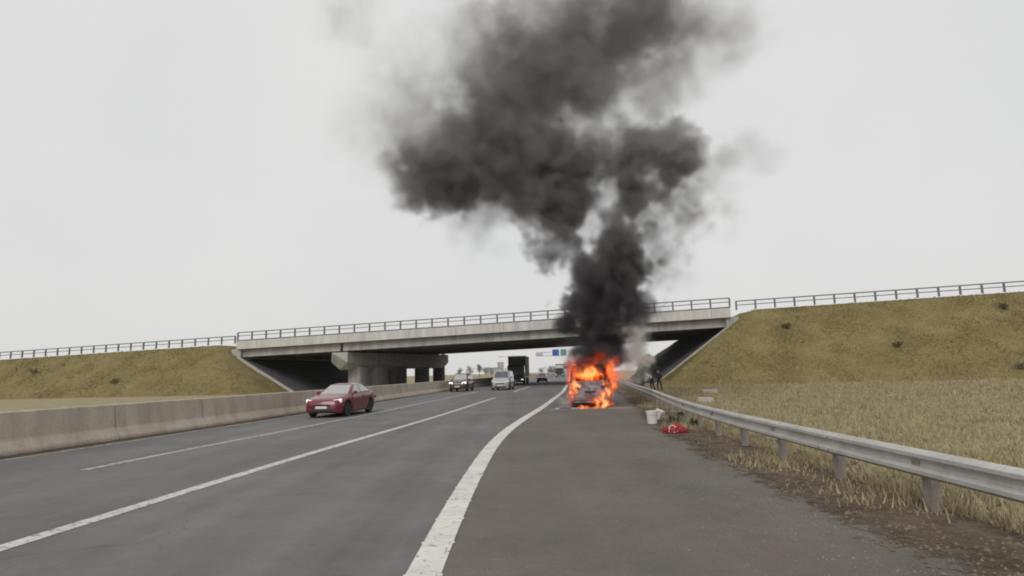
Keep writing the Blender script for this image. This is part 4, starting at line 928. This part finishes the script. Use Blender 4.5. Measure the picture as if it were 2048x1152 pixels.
M_BLADE2 = pm('bank_grass_blade', (.145, .12, .052), (.205, .175, .08), .35, .95, c3=(.14, .14, .058), fine=.2, spec=.1)
def vf(r, n):
    y = 1.5 + 62 * r.random(n) ** 1.7; x = rail(y) + .25 + (r.random(n) ** 1.6) * (6 + y * .75); return np.stack([x, y, np.zeros(n)], 1)
blades('grass', 110000, vf, .04, .15, M_BLADE, 1)
def vd(r, n):
    y = 2 + 48 * r.random(n) ** 1.5; t = r.random(n); x = dirt(y) + .35 + t * 1.5; k = (np.sin(y * 1.9) + np.sin(y * .7 + 1) + t * 2.4 + r.normal(0, .5, n)) > 1.5; return np.stack([x, y, np.full(n, .012)], 1)[k]
blades('verge_grass', 16000, vd, .03, .14, M_BLADE, 2)
def ve(r, n):
    s = r.uniform(44, 100, n); wv = -15 * r.random(n); z = np.array([emb_h(a, b, 1) for a, b in zip(s, wv)]); q = np.array([tuple(bp(a, b, 0)) for a, b in zip(s, wv)])
    k = z > .05; return np.stack([q[:, 0], q[:, 1], z], 1)[k]
blades('embankment_grass', 24000, ve, .04, .12, M_BLADE2, 3)
def ves(r, n):
    s = r.uniform(-70, -3, n); wv = -15 * r.random(n); z = np.array([emb_h(a, b, -1) for a, b in zip(s, wv)]); q = np.array([tuple(bp(a, b, 0)) for a, b in zip(s, wv)])
    k = z > .05; return np.stack([q[:, 0], q[:, 1], z], 1)[k]
blades('embankment_grass', 12000, ves, .04, .12, M_BLADE2, 4)
# grit scattered on the shoulder edge and dirt
def grit(name, n, fn, s0, s1, mat, seed):
    r = np.random.default_rng(seed); P = fn(r, n); n = len(P)
    base = np.array([(1, 0, 0), (-.5, .87, 0), (-.5, -.87, 0), (.1, .1, .8)], np.float32); fc = np.array([(0, 1, 3), (1, 2, 3), (2, 0, 3)], np.int32)
    sc = (s0 * (s1 / s0) ** r.random(n))[:, None, None]; an = r.uniform(0, 6.28, n); c, s = np.cos(an), np.sin(an)
    B = np.repeat(base[None], n, 0) * r.uniform(.6, 1.4, (n, 4, 3)); X = B[..., 0] * c[:, None] - B[..., 1] * s[:, None]; Y = B[..., 0] * s[:, None] + B[..., 1] * c[:, None]
    V = np.stack([X, Y, B[..., 2]], -1) * sc + P[:, None, :]
    F_ = (fc[None] + (np.arange(n) * 4)[:, None, None]).reshape(-1, 3)
    me = bpy.data.meshes.new(name); me.vertices.add(n * 4); me.vertices.foreach_set('co', V.astype(np.float32).ravel()); me.loops.add(n * 9); me.loops.foreach_set('vertex_index', F_.ravel().astype(np.int32))
    me.polygons.add(n * 3); me.polygons.foreach_set('loop_start', np.arange(0, n * 9, 3, dtype=np.int32)); me.update(calc_edges=True)
    return struct(link(name, me, mat), 'stuff')
def gs(r, n):
    y = 2.5 + 26 * r.random(n) ** 1.4; x = dirt(y) + .35 - np.abs(r.normal(0, .9, n)); k = x > edge(y) + .4; return np.stack([x, y, np.full(n, .006)], 1)[k]
grit('grit', 5000, gs, .003, .014, pm('pale_grit', (.16, .15, .13), (.30, .28, .25), 2, .9), 21)
def gd(r, n):
    y = 2.5 + 40 * r.random(n) ** 1.4; x = dirt(y) + 1.6 * r.random(n); return np.stack([x, y, np.full(n, .012)], 1)
grit('litter', 6000, gd, .006, .03, pm('dead_leaf', (.12, .085, .05), (.22, .17, .12), 2, .9, c3=(.30, .27, .22)), 22)

for i, (s_, wv, r, h, lab) in enumerate([(57, -4, .5, .6, 'dark little bush on the embankment near the bridge end'), (66, -8, .7, .7, 'dry bush low on the embankment slope beside the guardrail field'), (78, -3, .6, .8, 'small bush near the top of the embankment under the railing'), (74, -12, .8, .7, 'low scrub at the foot of the embankment'), (-24, -7, .7, .8, 'small scrub bush on the embankment past the median barrier'), (-40, -4, .8, .9, 'larger scrub bush high on the embankment past the median barrier')]):
    q = bp(s_, wv, 0); shrub(lab, (q.x, q.y, emb_h(s_, wv, 1 if s_ > 0 else -1) - .05), r, h, 260, M_SCRUB, .07)
# ------------------------------------------------------------------ signs, lamp, far buildings
gan = thing('sign_gantry', 'cantilever motorway sign mast with blue and green panels beyond the bridge', 'sign', (0, 170, 0))
MB().tube([(17.6, 0, -.1), (17.6, 0, 7.6)], [.22, .18], 10).build('mast', M_GALV, gan, smooth=50)
for zz in (6.2, 7.2): MB().tube([(17.6, 0, zz), (6.2, 0, zz)], .09, 8).build('arm', M_GALV, gan, smooth=50)
for k in range(10): MB().tube([(17.0 - k * 1.1, 0, 6.2), (16.45 - k * 1.1, 0, 7.2)], .04, 6).build('brace', M_GALV, gan)
def board(x0, x1, z0, z1, col):
    o = MB().box(((x0 + x1) / 2, -.16, (z0 + z1) / 2), (x1 - x0, .06, z1 - z0)).build('sign_panel', col, gan, bevel=.02)
    MB().box(((x0 + x1) / 2, -.13, (z0 + z1) / 2), (x1 - x0 + .12, .05, z1 - z0 + .12)).build('panel_border', M_PLATE, o)
board(10.9, 12.75, 6.1, 7.9, pm('sign_blue', (.02, .09, .36), (.025, .11, .42), 1, .4)); board(13.2, 14.8, 6.1, 7.9, pm('sign_green', (.03, .20, .22), (.035, .24, .26), 1, .4))
board(6.3, 8.2, 6.3, 7.2, pm('sign_grey', (.42, .40, .40), (.5, .48, .48), 1, .5))
lampp = thing('street_lamp', 'slender street lamp whose arm shows beside the dark truck roof', 'street lamp', (-.7, 150, 0))
MB().tube([(0, 0, -.1), (0, 0, 5.2), (-.15, 0, 5.6), (-.6, 0, 5.75)], [.09, .07, .06, .05], 8).build('pole', M_GALV, lampp, smooth=50)
MB().tube([(-.6, 0, 5.75), (-2.5, 0, 5.72)], .05, 8).build('arm', M_GALV, lampp); MB().box((-2.6, 0, 5.68), (.8, .28, .12)).build('lamp_head', M_RAIL, lampp, bevel=.04)
M_FARB = pm('far_render', (.40, .39, .38), (.46, .45, .44), .2, .9); M_FARW = pm('far_window', (.10, .11, .12), (.14, .15, .16), 2, .3)
def block(label, x, y, w_, d_, h, nx, nz):
    t = thing('apartment_building', label, 'building', (x, y, -.1)); MB().box((0, 0, h / 2), (w_, d_, h)).build('wall', M_FARB, t); MB().box((0, 0, h + .3), (w_ + .6, d_ + .6, .6)).build('roof', M_RAIL, t)
    wm = MB().box((0, 0, 0), (w_ / nx * .5, .2, h / nz * .45)).mesh('window')
    for i in range(nx):
        for j in range(nz): link('window', wm, M_FARW, t, (-w_ / 2 + (i + .5) * w_ / nx, -d_ / 2 - .05, (j + .5) * h / nz))
block('faint distant tower block between the row of trees and the dark truck', -19.5, 880, 9, 12, 17, 3, 6)
block('long low distant building behind the white van', -26, 760, 22, 14, 8.5, 7, 3)
block('low pale distant building behind the charcoal hatchback', 52, 640, 30, 14, 7, 9, 2)

# ------------------------------------------------------------------ air
hz = MB().box((0, 1450, 24), (4500, 3700, 52)).build('haze', None); struct(hz, 'stuff')
hm_ = bpy.data.materials.new('haze_air'); hm_.use_nodes = True; t_ = hm_.node_tree; t_.nodes.clear()
ho_ = t_.nodes.new('ShaderNodeOutputMaterial'); hv = t_.nodes.new('ShaderNodeVolumePrincipled'); hv.inputs['Color'].default_value = (.92, .93, .95, 1); hv.inputs['Density'].default_value = 0.0001
t_.links.new(hv.outputs[0], ho_.inputs['Volume']); hz.data.materials.append(hm_)
